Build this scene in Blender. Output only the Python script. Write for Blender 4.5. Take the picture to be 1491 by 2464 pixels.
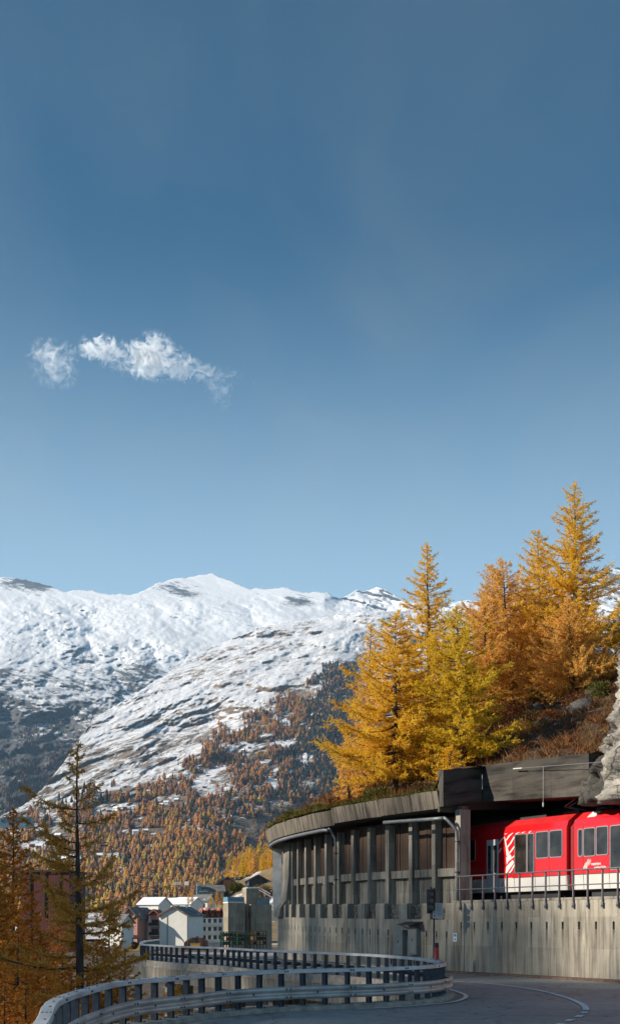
import bpy, math, random
import numpy as np
from mathutils import Matrix, Vector
R = math.radians
rng = np.random.default_rng(7)
random.seed(7)
for o in list(bpy.data.objects): bpy.data.objects.remove(o)
SC = bpy.context.scene
COL = SC.collection

# ------------------------------------------------------------------ camera, sky, sun, exposure
EYE = 2.2; F = 3000.0; CX = 745.5; HZ = 2227.0
cam = bpy.data.cameras.new('camera'); cam.sensor_fit = 'HORIZONTAL'; cam.sensor_width = 36
cam.lens = F / 1491 * 36; cam.shift_y = (HZ - 1231.5) / 1491; cam.clip_start = .1; cam.clip_end = 60000
co = bpy.data.objects.new('camera', cam); COL.objects.link(co)
co.location = (0, 0, EYE); co.rotation_euler = (R(90), 0, 0); SC.camera = co

SUN_AZ = R(-100)      # clockwise from +Y
SUN_EL = R(26)
world = bpy.data.worlds.new('World'); SC.world = world; world.use_nodes = True
wn = world.node_tree; wn.nodes.clear()
def N(nt, t, **kw):
    n = nt.nodes.new(t)
    for k, v in kw.items():
        if k.startswith('i_'): n.inputs[k[2:].replace('_', ' ')].default_value = v
        else: setattr(n, k, v)
    return n
sky = N(wn, 'ShaderNodeTexSky', sky_type='NISHITA', sun_disc=False, sun_elevation=SUN_EL, sun_rotation=SUN_AZ,
        altitude=1600, air_density=1.0, dust_density=.3, ozone_density=2.5)
gm = N(wn, 'ShaderNodeGamma'); gm.inputs[1].default_value = 1.5; wn.links.new(sky.outputs[0], gm.inputs[0])
gam = N(wn, 'ShaderNodeHueSaturation'); gam.inputs['Saturation'].default_value = 1.15; gam.inputs['Hue'].default_value = .476; gam.inputs['Value'].default_value = .58; wn.links.new(gm.outputs[0], gam.inputs['Color'])
bg = N(wn, 'ShaderNodeBackground'); bg.inputs[1].default_value = .0465
wo = N(wn, 'ShaderNodeOutputWorld')
# thin cirrus veil over the whole sky (direction projected on a high plane)
tc = N(wn, 'ShaderNodeTexCoord'); sx = N(wn, 'ShaderNodeSeparateXYZ')
wn.links.new(tc.outputs['Generated'], sx.inputs[0])
mz = N(wn, 'ShaderNodeMath', operation='MAXIMUM'); mz.inputs[1].default_value = .06; wn.links.new(sx.outputs[2], mz.inputs[0])
dv = N(wn, 'ShaderNodeVectorMath', operation='DIVIDE'); cb = N(wn, 'ShaderNodeCombineXYZ')
for k in range(3): wn.links.new(mz.outputs[0], cb.inputs[k])
wn.links.new(tc.outputs['Generated'], dv.inputs[0]); wn.links.new(cb.outputs[0], dv.inputs[1])
mp = N(wn, 'ShaderNodeMapping'); mp.inputs['Rotation'].default_value = (0, 0, R(35)); mp.inputs['Scale'].default_value = (1.7, .75, 0); mp.inputs['Location'].default_value = (.35, .2, 0)
wn.links.new(dv.outputs[0], mp.inputs[0])
nz = N(wn, 'ShaderNodeTexNoise'); nz.inputs['Scale'].default_value = 1.3; nz.inputs['Detail'].default_value = 7; nz.inputs['Roughness'].default_value = .52; nz.inputs['Distortion'].default_value = .5
wn.links.new(mp.outputs[0], nz.inputs['Vector'])
rp = N(wn, 'ShaderNodeValToRGB'); rp.color_ramp.elements[0].position = .42; rp.color_ramp.elements[0].color = (0, 0, 0, 1)
rp.color_ramp.elements[1].position = .70; rp.color_ramp.elements[1].color = (.42, .42, .42, 1)
wn.links.new(nz.outputs[0], rp.inputs[0])
mx = N(wn, 'ShaderNodeMix', data_type='RGBA'); mx.inputs[7].default_value = (1.9, 2.6, 3.1, 1)
wn.links.new(rp.outputs[0], mx.inputs[0]); # aerosol whitening towards the horizon, all round
ae = N(wn, 'ShaderNodeMapRange', interpolation_type='SMOOTHSTEP'); ae.inputs[1].default_value = .50; ae.inputs[2].default_value = .12; ae.inputs[3].default_value = 0; ae.inputs[4].default_value = 1; wn.links.new(sx.outputs[2], ae.inputs[0])
am_ = N(wn, 'ShaderNodeMix', data_type='RGBA'); am_.inputs[7].default_value = (6.2, 8.9, 11.0, 1); wn.links.new(ae.outputs[0], am_.inputs[0]); wn.links.new(gam.outputs[0], mx.inputs[6]); wn.links.new(mx.outputs[2], am_.inputs[6])
wn.links.new(am_.outputs[2], bg.inputs[0]); wn.links.new(bg.outputs[0], wo.inputs[0])

sl = bpy.data.lights.new('sun', 'SUN'); sl.energy = 4.8; sl.angle = R(.5); sl.color = (1, .9, .76)
so = bpy.data.objects.new('sun', sl); COL.objects.link(so)
SD = Vector((math.sin(SUN_AZ) * math.cos(SUN_EL), math.cos(SUN_AZ) * math.cos(SUN_EL), math.sin(SUN_EL)))
so.rotation_euler = SD.to_track_quat('Z', 'Y').to_euler(); so.location = SD * 300
SC.view_settings.view_transform = 'Standard'; SC.view_settings.look = 'None'; SC.view_settings.gamma = 1
SC.view_settings.exposure = .74
SC.render.engine = 'CYCLES'; SC.cycles.use_denoising = True
SC.cycles.max_bounces = 6; SC.cycles.diffuse_bounces = 3; SC.cycles.glossy_bounces = 3; SC.cycles.transparent_max_bounces = 12
SC.cycles.volume_bounces = 6; SC.cycles.volume_step_rate = .12; SC.cycles.volume_max_steps = 256

# ------------------------------------------------------------------ helpers
def P(dx, dy, Y): return Vector(((dx - CX) / F * Y, Y, EYE - (dy - HZ) / F * Y))
def fade(t): return t * t * (3 - 2 * t)
_T = np.random.default_rng(3).random((256, 256))
def vnoise(x, y):
    x = np.asarray(x, float); y = np.asarray(y, float)
    xi = np.floor(x).astype(int); yi = np.floor(y).astype(int); fx = fade(x - xi); fy = fade(y - yi)
    g = lambda a, b: _T[a & 255, b & 255]
    return (g(xi, yi) * (1 - fx) + g(xi + 1, yi) * fx) * (1 - fy) + (g(xi, yi + 1) * (1 - fx) + g(xi + 1, yi + 1) * fx) * fy
def fbm(x, y, o=5, ridged=False, g=.5):
    s = 0; a = 1; t = 0
    for k in range(o):
        c_, s_ = math.cos(.6 + 1.1 * k), math.sin(.6 + 1.1 * k); q = 1.97**k; n = vnoise((x * c_ - y * s_) * q + 17.3 * k, (x * s_ + y * c_) * q + 5.1 * k)
        if ridged: n = 1 - abs(2 * n - 1)
        s = s + a * n; t += a; a *= g
    return s / t - .5

WM = {}
def wm(o): return WM.get(o.name, Matrix.Identity(4)) if o else Matrix.Identity(4)
def link(o, parent=None, world_m=None):
    COL.objects.link(o)
    m = world_m or Matrix.Identity(4)
    if parent:
        o.parent = parent; o.matrix_parent_inverse = wm(parent).inverted()
    o.matrix_basis = m; WM[o.name] = m.copy()
    return o
def thing(name, label, cat, loc=(0, 0, 0), group=None):
    o = bpy.data.objects.new(name, None); o.empty_display_size = .2
    link(o, None, Matrix.Translation(Vector(loc))); tag(o, label, cat, group); return o
def tag(o, label, cat, group=None):
    o['label'] = label; o['category'] = cat
    if group: o['group'] = group
    return o
def kind(o, k): o['kind'] = k; return o

class MB:
    def __init__(s): s.v = []; s.f = []; s.uv = []
    def quad(s, a, b, c, d, uv=None):
        i = len(s.v); s.v += [tuple(a), tuple(b), tuple(c), tuple(d)]; s.f.append((i, i + 1, i + 2, i + 3))
        if uv: s.uv += list(uv)
        return s
    def poly(s, pts):
        i = len(s.v); s.v += [tuple(p) for p in pts]; s.f.append(tuple(range(i, i + len(pts)))); return s
    def hexa(s, p):      # 8 corners: bottom 4 ccw, top 4 ccw
        i = len(s.v); s.v += [tuple(q) for q in p]
        for f in ((3, 2, 1, 0), (4, 5, 6, 7), (0, 1, 5, 4), (1, 2, 6, 5), (2, 3, 7, 6), (3, 0, 4, 7)): s.f.append(tuple(i + k for k in f))
        return s
    def box(s, c, sz, ax=None):
        c = Vector(c); x, y, z = ax or (Vector((1, 0, 0)), Vector((0, 1, 0)), Vector((0, 0, 1)))
        x = x * sz[0] / 2; y = y * sz[1] / 2; z = z * sz[2] / 2
        return s.hexa([c - x - y - z, c + x - y - z, c + x + y - z, c - x + y - z, c - x - y + z, c + x - y + z, c + x + y + z, c - x + y + z])
    def bar(s, a, b, w, h, up=Vector((0, 0, 1))):
        a = Vector(a); b = Vector(b); d = (b - a); L = d.length; d.normalize()
        sd = d.cross(up)
        if sd.length < 1e-4: sd = Vector((1, 0, 0))
        sd.normalize(); u = sd.cross(d)
        return s.box((a + b) / 2, (L, w, h), (d, sd, u))
    def tube(s, pts, r, n=6, cap=True):
        pts = [Vector(p) for p in pts]; rs = r if isinstance(r, (list, tuple)) else [r] * len(pts)
        i0 = len(s.v)
        for k, p in enumerate(pts):
            d = (pts[min(k + 1, len(pts) - 1)] - pts[max(k - 1, 0)]).normalized()
            a = d.cross(Vector((0, 0, 1)))
            if a.length < 1e-3: a = Vector((1, 0, 0))
            a.normalize(); b = a.cross(d)
            for j in range(n):
                t = 2 * math.pi * j / n; s.v.append(tuple(p + (a * math.cos(t) + b * math.sin(t)) * rs[k]))
        for k in range(len(pts) - 1):
            for j in range(n):
                s.f.append((i0 + k * n + j, i0 + k * n + (j + 1) % n, i0 + (k + 1) * n + (j + 1) % n, i0 + (k + 1) * n + j))
        if cap:
            s.f.append(tuple(i0 + j for j in reversed(range(n)))); s.f.append(tuple(i0 + (len(pts) - 1) * n + j for j in range(n)))
        return s
    def loft(s, sections, closed=True, cap=True, uvs=None):
        i0 = len(s.v); m = len(sections[0])
        for k, sec in enumerate(sections):
            s.v += [tuple(p) for p in sec]
            if uvs: s.uv += uvs[k]
        for k in range(len(sections) - 1):
            for j in range(m if closed else m - 1):
                s.f.append((i0 + k * m + j, i0 + k * m + (j + 1) % m, i0 + (k + 1) * m + (j + 1) % m, i0 + (k + 1) * m + j))
        if cap and closed:
            s.f.append(tuple(i0 + j for j in reversed(range(m)))); s.f.append(tuple(i0 + (len(sections) - 1) * m + j for j in range(m)))
        return s
    def mesh(s, name, mat, smooth=False):
        me = bpy.data.meshes.new(name); me.from_pydata(s.v, [], s.f)
        if s.uv and len(s.uv) == len(s.v):
            ul = me.uv_layers.new(name='UVMap'); li = np.zeros(len(me.loops), int); me.loops.foreach_get('vertex_index', li)
            ul.data.foreach_set('uv', np.array(s.uv)[li].astype(np.float32).ravel())
        for m in (mat if isinstance(mat, list) else [mat]): me.materials.append(m)
        if smooth: me.polygons.foreach_set('use_smooth', [True] * len(me.polygons))
        return me
    def build(s, name, mat, parent=None, smooth=False):
        return link(bpy.data.objects.new(name, s.mesh(name, mat, smooth)), parent)
def inst(name, me, m, parent=None): return link(bpy.data.objects.new(name, me), parent, m)
def npmesh(name, V, T, mat, smooth=False, midx=None):
    me = bpy.data.meshes.new(name); V = np.asarray(V, np.float32); T = np.asarray(T, np.int32); k = T.shape[1]
    me.vertices.add(len(V)); me.vertices.foreach_set('co', V.ravel())
    me.loops.add(T.size); me.loops.foreach_set('vertex_index', T.ravel())
    me.polygons.add(len(T)); me.polygons.foreach_set('loop_start', np.arange(len(T), dtype=np.int32) * k)
    try: me.polygons.foreach_set('loop_total', np.full(len(T), k, np.int32))
    except Exception: pass
    for m in (mat if isinstance(mat, list) else [mat]): me.materials.append(m)
    if midx is not None: me.polygons.foreach_set('material_index', np.asarray(midx, np.int32))
    if smooth: me.polygons.foreach_set('use_smooth', np.ones(len(T), bool))
    me.update(); me.validate(); return me
def npobj(name, *a, parent=None, **k): return link(bpy.data.objects.new(name, npmesh(name, *a, **k)), parent)
def gridfaces(nr, nc):
    i = np.arange(nr - 1)[:, None] * nc + np.arange(nc - 1)[None]
    return np.stack([i, i + 1, i + nc + 1, i + nc], -1).reshape(-1, 4)

# ------------------------------------------------------------------ materials
def newmat(name):
    m = bpy.data.materials.new(name); m.use_nodes = True; nt = m.node_tree; b = nt.nodes['Principled BSDF']; return m, nt, b
def coords(nt, scale=(1, 1, 1), rot=(0, 0, 0), src='Object'):
    t = N(nt, 'ShaderNodeTexCoord'); m = N(nt, 'ShaderNodeMapping'); m.inputs['Scale'].default_value = scale; m.inputs['Rotation'].default_value = rot
    nt.links.new(t.outputs[src], m.inputs[0]); return m.outputs[0]
def noise(nt, vec, sc, det=5, rough=.55, dist=0):
    n = N(nt, 'ShaderNodeTexNoise'); n.inputs['Scale'].default_value = sc; n.inputs['Detail'].default_value = det
    n.inputs['Roughness'].default_value = rough; n.inputs['Distortion'].default_value = dist
    nt.links.new(vec, n.inputs['Vector']); return n.outputs[0]
def ramp(nt, fac, stops):
    r = N(nt, 'ShaderNodeValToRGB'); e = r.color_ramp.elements
    while len(e) < len(stops): e.new(.5)
    for k, (p, c) in enumerate(stops): e[k].position = p; e[k].color = (*c, 1) if len(c) == 3 else c
    nt.links.new(fac, r.inputs[0]); return r.outputs[0]
def mixc(nt, fac, a, b, mode='MIX'):
    m = N(nt, 'ShaderNodeMix', data_type='RGBA', blend_type=mode)
    for k, v in ((0, fac), (6, a), (7, b)):
        if isinstance(v, (int, float)): m.inputs[k].default_value = v
        elif isinstance(v, tuple): m.inputs[k].default_value = (*v, 1)
        else: nt.links.new(v, m.inputs[k])
    return m.outputs[2]
def math_(nt, op, a, b=0, clamp=False):
    m = N(nt, 'ShaderNodeMath', operation=op, use_clamp=clamp)
    for k, v in ((0, a), (1, b)):
        if isinstance(v, (int, float)): m.inputs[k].default_value = v
        else: nt.links.new(v, m.inputs[k])
    return m.outputs[0]
def bump(nt, b, h, st=.3, d=.02):
    n = N(nt, 'ShaderNodeBump'); n.inputs['Strength'].default_value = st; n.inputs['Distance'].default_value = d
    nt.links.new(h, n.inputs['Height']); nt.links.new(n.outputs[0], b.inputs['Normal'])
def simple(name, c, rough=.7, var=.25, sc=6, metal=0, bmp=.15, stretch=(1, 1, 1), spec=.5, det=5):
    m, nt, b = newmat(name); v = coords(nt, stretch); n = noise(nt, v, sc, det)
    lo = tuple(x * (1 - var) for x in c); hi = tuple(min(1, x * (1 + var)) for x in c)
    col = ramp(nt, n, [(.3, lo), (.7, hi)]); nt.links.new(col, b.inputs['Base Color'])
    b.inputs['Roughness'].default_value = rough; b.inputs['Metallic'].default_value = metal; b.inputs['Specular IOR Level'].default_value = spec
    if bmp: bump(nt, b, noise(nt, v, sc * 6, 4), bmp, .01)
    return m
def concrete(name, base, dark, streak=.5, uv=True, stain=.5, boards=.22, warm=(.3, .23, .14), horiz=False, runs=None):
    """board-marked concrete: tone per board, run-down streaks, stains"""
    m, nt, b = newmat(name)
    t = N(nt, 'ShaderNodeTexCoord'); src = t.outputs['UV' if uv else 'Object']
    sp = N(nt, 'ShaderNodeSeparateXYZ'); nt.links.new(src, sp.inputs[0])
    u = sp.outputs[0]; z = sp.outputs[1] if uv else sp.outputs[2]
    bd = math_(nt, 'FLOOR', math_(nt, 'DIVIDE', u, boards))
    wnn = N(nt, 'ShaderNodeTexWhiteNoise', noise_dimensions='1D'); nt.links.new(bd, wnn.inputs['W'])
    tone = math_(nt, 'MULTIPLY_ADD', wnn.outputs[0], .26); nt.nodes[-1].inputs[2].default_value = .84
    pw_ = N(nt, 'ShaderNodeTexWhiteNoise', noise_dimensions='1D'); nt.links.new(math_(nt, 'FLOOR', math_(nt, 'DIVIDE', math_(nt, 'ADD', u, math_(nt, 'MULTIPLY', math_(nt, 'FLOOR', math_(nt, 'DIVIDE', z, 1.27)), 7.7)), 2.3)), pw_.inputs['W'])
    tone = math_(nt, 'MULTIPLY', tone, math_(nt, 'ADD', math_(nt, 'MULTIPLY', pw_.outputs[0], .30), .80))
    mpv = N(nt, 'ShaderNodeMapping'); mpv.inputs['Scale'].default_value = (.35, 2.6, 1) if horiz else (3.0, .22, 1) if uv else (3, 3, .22); nt.links.new(src, mpv.inputs[0])
    n1 = noise(nt, mpv.outputs[0], 1.3, 6, .65, .3)
    n2 = noise(nt, src, .8, 6, .6); n3 = noise(nt, src, 14, 5, .65)
    c = ramp(nt, n2, [(.25, tuple(x * .78 for x in base)), (.75, tuple(x * 1.18 for x in base))])
    c = mixc(nt, ramp(nt, n1, [(.47, (0, 0, 0)), (.66, (streak,) * 3)]), c, dark)
    c = mixc(nt, ramp(nt, noise(nt, mpv.outputs[0], .6, 5, .6), [(.56, (0, 0, 0)), (.75, (stain,) * 3)]), c, warm)
    c = mixc(nt, 1.0, c, ramp(nt, tone, [(0, (0, 0, 0)), (1, (1, 1, 1))]), 'MULTIPLY')
    c = mixc(nt, .35, c, ramp(nt, n3, [(.3, (.55, .55, .55)), (.7, (1.0, 1.0, 1.0))]), 'MULTIPLY')
    jt = math_(nt, 'LESS_THAN', math_(nt, 'FRACT', math_(nt, 'DIVIDE', math_(nt, 'ADD', u, math_(nt, 'MULTIPLY', math_(nt, 'FLOOR', math_(nt, 'DIVIDE', z, 1.27)), 7.7)), 2.3)), .014)
    if not horiz: c = mixc(nt, math_(nt, 'MULTIPLY', jt, .6), c, dark)
    if runs:      # rusty run-off below each weep hole
        off, per, zt = runs; ph = math_(nt, 'DIVIDE', math_(nt, 'SUBTRACT', u, off - per / 2), per); fr_ = math_(nt, 'ABSOLUTE', math_(nt, 'SUBTRACT', math_(nt, 'FRACT', ph), .5))
        wr = N(nt, 'ShaderNodeTexWhiteNoise', noise_dimensions='1D'); nt.links.new(math_(nt, 'FLOOR', ph), wr.inputs['W'])
        band = ramp(nt, math_(nt, 'ADD', fr_, math_(nt, 'MULTIPLY', math_(nt, 'SUBTRACT', n1, .5), .10)), [(.03, (1, 1, 1)), (.085, (0, 0, 0))])
        ln = math_(nt, 'MULTIPLY', wr.outputs[0], 2.0); below = math_(nt, 'MULTIPLY', math_(nt, 'LESS_THAN', z, zt), math_(nt, 'SUBTRACT', 1, math_(nt, 'DIVIDE', math_(nt, 'SUBTRACT', zt, z), math_(nt, 'ADD', ln, .15)), True))
        c = mixc(nt, math_(nt, 'MULTIPLY', math_(nt, 'MULTIPLY', band, below), .85), c, (.06, .045, .03))
    nt.links.new(c, b.inputs['Base Color']); b.inputs['Roughness'].default_value = .86; b.inputs['Specular IOR Level'].default_value = .3
    # board joints and pour joint as fine relief
    fr = math_(nt, 'FRACT', math_(nt, 'DIVIDE', u, boards)); gr = math_(nt, 'GREATER_THAN', fr, .06)
    fz = math_(nt, 'GREATER_THAN', math_(nt, 'FRACT', math_(nt, 'DIVIDE', z, 1.27)), .025)
    hh = math_(nt, 'ADD', math_(nt, 'MULTIPLY', math_(nt, 'MULTIPLY', gr, fz), .6), math_(nt, 'MULTIPLY', n3, .7))
    bump(nt, b, hh, .55, .02)
    return m
M = {}
M['conc'] = concrete('concrete_wall', (.43, .385, .31), (.085, .075, .06), .7, runs=(-.75, .98, 2.05))
M['conc_g'] = concrete('concrete_gallery_wall', (.38, .35, .29), (.075, .066, .054), .75, runs=(.35, .78, 1.62))
M['conc_dark'] = concrete('concrete_weathered', (.21, .18, .14), (.018, .016, .013), 1.0, stain=.5, boards=2.2)
M['conc_black'] = concrete('concrete_sooty', (.085, .075, .063), (.015, .014, .012), .9, stain=.6, warm=(.20, .175, .145), boards=1.9, horiz=True)
M['conc_obj'] = concrete('concrete_members', (.36, .33, .275), (.06, .054, .045), .8, uv=False, boards=1.3)
M['conc_town'] = concrete('concrete_town', (.36, .31, .23), (.12, .10, .08), .5, uv=False, boards=1.2)
M['hole'] = simple('hole_dark', (.012, .012, .012), .9, .2, bmp=0)
M['wood'] = simple('dark_planks', (.085, .05, .033), .85, .5, 3, stretch=(6, 6, .5), bmp=.4)
M['stone'] = simple('rubble_stone', (.17, .16, .145), .9, .45, 5, bmp=.5)
M['galv'] = simple('galvanised_steel', (.52, .53, .53), .45, .28, 1.3, metal=.3, bmp=.08)
M['galv_beam'] = simple('weathered_galvanised_beam', (.44, .42, .39), .45, .32, 1.4, metal=.35, bmp=.12)
M['post'] = simple('blue_grey_steel', (.07, .09, .115), .55, .3, 8, metal=.3, bmp=.1)
M['pipe'] = simple('zinc_pipe', (.22, .23, .235), .5, .3, 5, metal=.4, bmp=.08)
M['iron'] = simple('dark_iron', (.02, .02, .022), .6, .3, bmp=.1)
M['railing'] = simple('railing_steel', (.17, .165, .18), .5, .2, metal=.5, bmp=.05)
M['white'] = simple('white_paint', (.78, .78, .76), .55, .06, 3, bmp=.04)
M['kerb'] = simple('kerb_concrete', (.34, .31, .26), .9, .35, 4, bmp=.4)
M['kerb_red'] = simple('gutter_dirt', (.14, .085, .06), .95, .4, 4, bmp=.4)
def asphalt():
    m, nt, b = newmat('asphalt'); v = coords(nt); n = noise(nt, v, .25, 6, .6, .4); n2 = noise(nt, v, 60, 3); n3 = noise(nt, v, 2.5, 5, .7)
    c = ramp(nt, n, [(.3, (.21, .21, .207)), (.7, (.32, .316, .305))]); c = mixc(nt, .5, c, ramp(nt, n2, [(.3, (.55, .55, .55)), (.7, (1.2, 1.2, 1.2))]), 'MULTIPLY')
    c = mixc(nt, ramp(nt, n3, [(.62, (0, 0, 0)), (.75, (.5, .5, .5))]), c, (.25, .235, .205))
    vo = N(nt, 'ShaderNodeTexVoronoi', feature='DISTANCE_TO_EDGE'); vo.inputs['Scale'].default_value = .33
    vm = N(nt, 'ShaderNodeVectorMath', operation='MULTIPLY_ADD'); nt.links.new(n3, vm.inputs[0]); vm.inputs[1].default_value = (1.3, 1.3, 0); nt.links.new(v, vm.inputs[2]); nt.links.new(vm.outputs[0], vo.inputs['Vector'])
    c = mixc(nt, ramp(nt, vo.outputs['Distance'], [(0, (.8, .8, .8)), (.006, (.8, .8, .8)), (.012, (0, 0, 0))]), c, (.04, .04, .04))
    pt = noise(nt, v, .11, 2, .4, 1.2); c = mixc(nt, ramp(nt, pt, [(.56, (0, 0, 0)), (.57, (.35, .35, .35))]), c, (.10, .10, .102))
    nt.links.new(c, b.inputs['Base Color']); nt.links.new(ramp(nt, n3, [(.3, (.42,) * 3), (.7, (.75,) * 3)]), b.inputs['Roughness']); bump(nt, b, n2, .25, .01); return m
M['asphalt'] = asphalt()
def line_paint():
    m, nt, b = newmat('road_paint'); v = coords(nt); n = noise(nt, v, 9, 6, .7)
    nt.links.new(ramp(nt, n, [(.34, (.25, .245, .235)), (.46, (.72, .71, .68)), (.8, (.82, .81, .78))]), b.inputs['Base Color']); b.inputs['Roughness'].default_value = .7; return m
M['paint'] = line_paint()
def leafmat(name, cols, sc=.9, trans=.5):
    m, nt, b = newmat(name); v = coords(nt); g = N(nt, 'ShaderNodeNewGeometry')
    n = noise(nt, v, sc, 4, .6)
    f = math_(nt, 'ADD', math_(nt, 'MULTIPLY', n, .65), math_(nt, 'MULTIPLY', g.outputs['Random Per Island'], .38))
    k = len(cols); c = ramp(nt, f, [(.25 + .5 * i / (k - 1), cols[i]) for i in range(k)])
    nt.links.new(c, b.inputs['Base Color']); b.inputs['Roughness'].default_value = .75; b.inputs['Specular IOR Level'].default_value = .2
    tr = N(nt, 'ShaderNodeBsdfTranslucent'); nt.links.new(c, tr.inputs[0]); ms = N(nt, 'ShaderNodeMixShader'); ms.inputs[0].default_value = trans
    o = nt.nodes['Material Output']; nt.links.new(b.outputs[0], ms.inputs[1]); nt.links.new(tr.outputs[0], ms.inputs[2]); nt.links.new(ms.outputs[0], o.inputs[0]); return m
M['bark'] = simple('larch_bark', (.055, .042, .035), .95, .5, 8, stretch=(2, 2, .4), bmp=.8)
M['twig'] = simple('larch_twig', (.075, .052, .038), .9, .3, 8, bmp=0)
M['gold'] = leafmat('needles_gold', [(.72, .37, .018), (.92, .55, .03), (.95, .66, .08), (.88, .64, .09)])
M['yellow'] = leafmat('needles_yellow_green', [(.64, .39, .018), (.86, .58, .03), (.88, .66, .06), (.74, .62, .08)])
M['orange'] = leafmat('needles_orange', [(.74, .36, .07), (.90, .50, .10), (.94, .60, .16), (.84, .58, .18)])
M['ochre'] = leafmat('needles_ochre', [(.46, .21, .04), (.68, .34, .06), (.78, .44, .08), (.70, .42, .09)])
M['rust'] = leafmat('needles_rust', [(.44, .14, .02), (.64, .24, .035), (.72, .32, .05), (.64, .34, .07)])
M['far_orange'] = leafmat('far_larch_orange', [(.42, .20, .07), (.62, .31, .10), (.70, .40, .15)], .02, .3)
M['far_gold'] = leafmat('far_larch_gold', [(.44, .29, .06), (.64, .43, .09), (.60, .48, .15)], .02, .3)
M['far_brown'] = leafmat('far_larch_brown', [(.27, .14, .08), (.40, .22, .12), (.46, .28, .17)], .02, .3)
M['far_pine'] = leafmat('far_pine', [(.025, .038, .038), (.04, .056, .05), (.065, .078, .06)], .02, .1)
M['grass'] = leafmat('dry_grass', [(.08, .035, .016), (.17, .085, .034), (.28, .18, .07), (.17, .12, .04)], .45, .25)
M['shrub'] = leafmat('green_shrub', [(.07, .085, .02), (.13, .13, .03), (.22, .19, .04)], 1.2, .25)
M['brush'] = leafmat('red_brush', [(.09, .035, .018), (.17, .06, .025), (.25, .10, .03), (.2, .11, .03)], .8, .25)
def soil(name, a, b_, c_, sc=.35, snow=0.0):
    m, nt, b = newmat(name); v = coords(nt); n = noise(nt, v, sc, 8, .65, .4); n2 = noise(nt, v, sc * 9, 6, .7)
    c = ramp(nt, n, [(.3, a), (.5, b_), (.7, c_)]); c = mixc(nt, .6, c, ramp(nt, n2, [(.3, (.5, .5, .5)), (.7, (1.25, 1.25, 1.25))]), 'MULTIPLY')
    if snow: c = mixc(nt, ramp(nt, noise(nt, v, sc * .8, 8, .7, .6), [(.62 - snow, (0, 0, 0)), (.68 - snow, (1, 1, 1))]), c, (.78, .8, .84))
    nt.links.new(c, b.inputs['Base Color']); b.inputs['Roughness'].default_value = .95; bump(nt, b, n2, .8, .15); return m
M['ground'] = soil('forest_floor', (.045, .032, .02), (.075, .05, .03), (.11, .075, .04), .35, .02)
M['hill'] = soil('dry_hillside', (.025, .017, .012), (.065, .035, .02), (.12, .065, .03), .45)
M['town_ground'] = soil('town_slope', (.12, .10, .05), (.20, .14, .07), (.24, .17, .09), .03, .07)

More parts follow.
